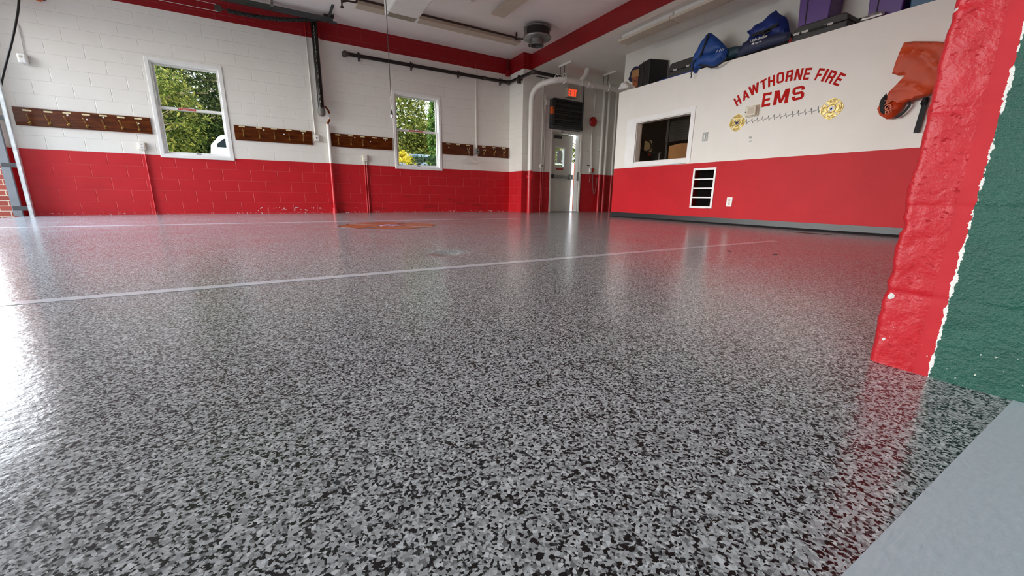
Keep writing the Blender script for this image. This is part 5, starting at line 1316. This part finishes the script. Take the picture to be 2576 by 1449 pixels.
tree('low_shrub', 'low green and yellow shrub left of the white car', 'shrub', (-2.45, 13.2, .85), (.62, .6, .6), 4200, .03, 'leaf2', .03, 8)
tree('broad_tree', 'thin leafy tree at the right side of the first window above the car', 'tree', (-.55, 21., 3.6), (1.1, .9, 2.3), 3600, .055, 'leaf1', .07, 11)
tree('broad_tree', 'bright green tree behind the second window', 'tree', (4.6, 19.2, 3.2), (2.3, 1.3, 2.6), 24000, .055, 'leaf2', .14, 14)
tree('broad_tree', 'dark green tree at the left of the second window', 'tree', (2.75, 13.6, 1.7), (.65, .6, 1.5), 7500, .035, 'leaf1', .08, 17)
tree('columnar_evergreen', 'tall narrow evergreen at the right side of the second window', 'tree', (4.62, 12.6, 2.3), (.48, .45, 2.6), 11000, .035, 'leaf3', .07, 20, 'cone', 0)
tree('low_shrub', 'yellow autumn shrub low left in the second window', 'shrub', (3.35, 12.4, 1.35), (.35, .35, .35), 1900, .026, 'leaf5', .02, 22)
tree('low_shrub', 'thin-stemmed dark shrub in front of the grey car', 'shrub', (3.75, 11.0, .95), (.62, .35, .55), 2600, .028, 'leaf4', .015, 25, branches=14)
tree('hedge', 'dense hedge row behind the parked cars', 'hedge', (1., 23., 1.8), (12., 1.2, 2.2), 9000, .16, 'leaf1', .1, 28, branches=4)
tree('broad_tree', 'light green tree seen through the gap of the exit door', 'tree', (12.2, 15.0, 2.8), (1.4, 1.2, 1.9), 6000, .05, 'leaf2', .1, 31)
tree('broad_tree', 'green tree seen through the exit door glass', 'tree', (9.3, 14.2, 2.2), (1.5, .9, 2.0), 8000, .05, 'leaf2', .08, 33)
t = thing('safety_post', (7.75, 9.55, 0), 'white post with orange edges seen through the door gap', 'post')
MB().box(7.60, 7.90, 9.5, 9.6, -.04, 1.35).build('panel', 'dot', t); MB().box(7.60, 7.90, 9.49, 9.5, 1.22, 1.35).box(7.60, 7.66, 9.49, 9.5, 0, 1.22).box(7.60, 7.9, 9.49, 9.5, .55, .62).build('orange_stripe', 'orang2', t)
t = thing('fence_rail', (8., 11., 0), 'thin dark metal railing seen through the exit door glass', 'railing')
MB().box(6.6, 9.6, 11.0, 11.03, 1.42, 1.46).box(6.6, 9.6, 11.0, 11.03, .2, .24).build('rail', 'white', t)
for k in range(16): MB().box(6.65+.19*k, 6.67+.19*k, 11.0, 11.02, -.04, 1.42).build('baluster', 'black', t)
def car(name, lab, x0, y0, L, m, k=1.13):
    t = thing(name, (x0+L/2, y0+.9, -.05), lab, 'car'); z0 = -.05
    side = [(0, .42), (0.02, .95), (.10, 1.02), (L-.9, .98), (L-.15, .86), (L, .62), (L-.02, .34), (.1, .32)]
    MB().prism([(x0+a, y0, z0+b*k) for a, b in side], (0, 1.8, 0)).build('body', m, t, bevel=.06)
    cab = [(.0, .96), (.05, 1.40), (.26, 1.62), (L*.52, 1.66), (L*.64, 1.50), (L*.80, .96)]
    MB().add([(x0+a, y0+.06+(.16 if b > 1.2 else 0), z0+b*k) for a, b in cab]+[(x0+a, y0+1.74-(.16 if b > 1.2 else 0), z0+b*k) for a, b in cab], [tuple(range(6)), tuple(range(6, 12))[::-1]]+[(i, (i+1) % 6, 6+(i+1) % 6, 6+i) for i in range(6)]).build('cabin', m, t, bevel=.05)
    wn = [(.16, 1.31), (.19, 1.43), (.34, 1.54), (L*.32, 1.565), (L*.32, 1.31)]; wf = [(L*.34, 1.25), (L*.34, 1.56), (L*.52, 1.56), (L*.62, 1.25)]
    for q in (wn, wf):
        MB().prism([(x0+a, y0+.055+(.15 if b > 1.2 else .02), z0+b*k) for a, b in q], (0, -.02, 0)).build('side_window', 'carglass', t)
    MB().prism([(x0+.115, y0+.3, z0+1.1), (x0+.21, y0+.35, z0+1.48), (x0+.21, y0+1.45, z0+1.48), (x0+.115, y0+1.5, z0+1.1)], (-.02, 0, .005)).build('rear_window', 'carglass', t)
    MB().prism([(x0+L*.795, y0+.2, z0+1.01), (x0+L*.645, y0+.3, z0+1.5), (x0+L*.645, y0+1.5, z0+1.5), (x0+L*.795, y0+1.6, z0+1.01)], (.02, 0, .01)).build('windshield', 'carglass', t)
    MB().box(x0-.012, x0+.02, y0+.05, y0+.3, z0+.72, z0+.9).build('tail_light', 'bell', t); MB().box(x0-.012, x0+.02, y0+1.5, y0+1.75, z0+.72, z0+.9).build('tail_light', 'bell', t)
    for wx in (.85, L-.9):
        for wy in (y0+.09, y0+1.71):
            wl = MB().lathe([(.2, -.1), (.30, -.11), (.34, -.07), (.34, .07), (.30, .11), (.2, .1)], (x0+wx, wy, z0+.34), (0, 1, 0), 24).build('wheel', 'tire', t, smooth=True)
            MB().lathe([(0, -.09), (.2, -.08), (.2, .08), (0, .09)], (x0+wx, wy, z0+.34), (0, 1, 0), 16).build('hub', 'alu', wl, smooth=True)
    return t
car('parked_car', 'white car parked outside the first window', -1.36, 12.5, 4.3, 'carw')
car('parked_car', 'grey blue car parked behind the shrubs outside the second window', 3.55, 14.2, 4.3, 'carg')

# ================================================================== LIGHT
SKY_LOW, SKY_HIGH = 1.8, 14.0
wd = bpy.data.worlds.new('world'); scene.world = wd; wd.use_nodes = True; wt = wd.node_tree
bg = wt.nodes['Background']
g = wt.nodes.new('ShaderNodeTexCoord'); sp = wt.nodes.new('ShaderNodeSeparateXYZ'); wt.links.new(g.outputs['Generated'], sp.inputs[0])
cr = wt.nodes.new('ShaderNodeValToRGB'); cr.color_ramp.elements[0].position = .0; cr.color_ramp.elements[0].color = (1., .98, .93, 1)
cr.color_ramp.elements[1].position = .8; cr.color_ramp.elements[1].color = (.50, .68, .95, 1)
wt.links.new(sp.outputs[2], cr.inputs[0]); wt.links.new(cr.outputs[0], bg.inputs[0])
dt = wt.nodes.new('ShaderNodeVectorMath'); dt.operation = 'DOT_PRODUCT'; dt.inputs[1].default_value = Vector((-.94, .30, .20)).normalized()
wt.links.new(g.outputs['Generated'], dt.inputs[0])
mr = wt.nodes.new('ShaderNodeMapRange'); mr.interpolation_type = 'SMOOTHSTEP'       # bright hazy west, dimmer elsewhere
for i, v in ((1, .46), (2, .82), (3, SKY_LOW), (4, SKY_HIGH)): mr.inputs[i].default_value = v
wt.links.new(dt.outputs['Value'], mr.inputs[0]); wt.links.new(mr.outputs[0], bg.inputs[1])
ol_ = bpy.data.lights.new('office_fill_light', 'POINT'); ol_.energy = 7; ol_.color = (1, .8, .55); ol_.shadow_soft_size = .12  # unseen fill light added to brighten the poster and carton behind the glass
olo = bpy.data.objects.new('office_fill_light', ol_); COL.objects.link(olo); olo.location = (7.2, 4.4, 2.1)
sun = bpy.data.lights.new('sun', 'SUN'); sun.energy = 4.0; sun.angle = .02; sun.color = (1, .93, .82)
so = bpy.data.objects.new('sun', sun); COL.objects.link(so)
sd = Vector((.12, -.75, .95)).normalized(); so.rotation_euler = sd.to_track_quat('Z', 'Y').to_euler()
for a, b in OP:
    l = bpy.data.lights.new('bay_portal', 'AREA'); l.shape = 'RECTANGLE'; l.size = b-a; l.size_y = ZH; l.cycles.is_portal = True
    o = bpy.data.objects.new('bay_portal', l); COL.objects.link(o); o.location = (X0-.43, (a+b)/2, ZH/2)
    o.rotation_euler = Vector((-1, 0, 0)).to_track_quat('Z', 'Y').to_euler()
scene.view_settings.view_transform = 'Standard'; scene.view_settings.look = 'None'
scene.view_settings.exposure = .38; scene.view_settings.gamma = 1; scene.view_settings.use_curve_mapping = False
scene.cycles.use_denoising = True
scene.cycles.max_bounces = 10; scene.cycles.diffuse_bounces = 6; scene.cycles.glossy_bounces = 5; scene.cycles.transparent_max_bounces = 12
scene.cycles.sample_clamp_indirect = 8
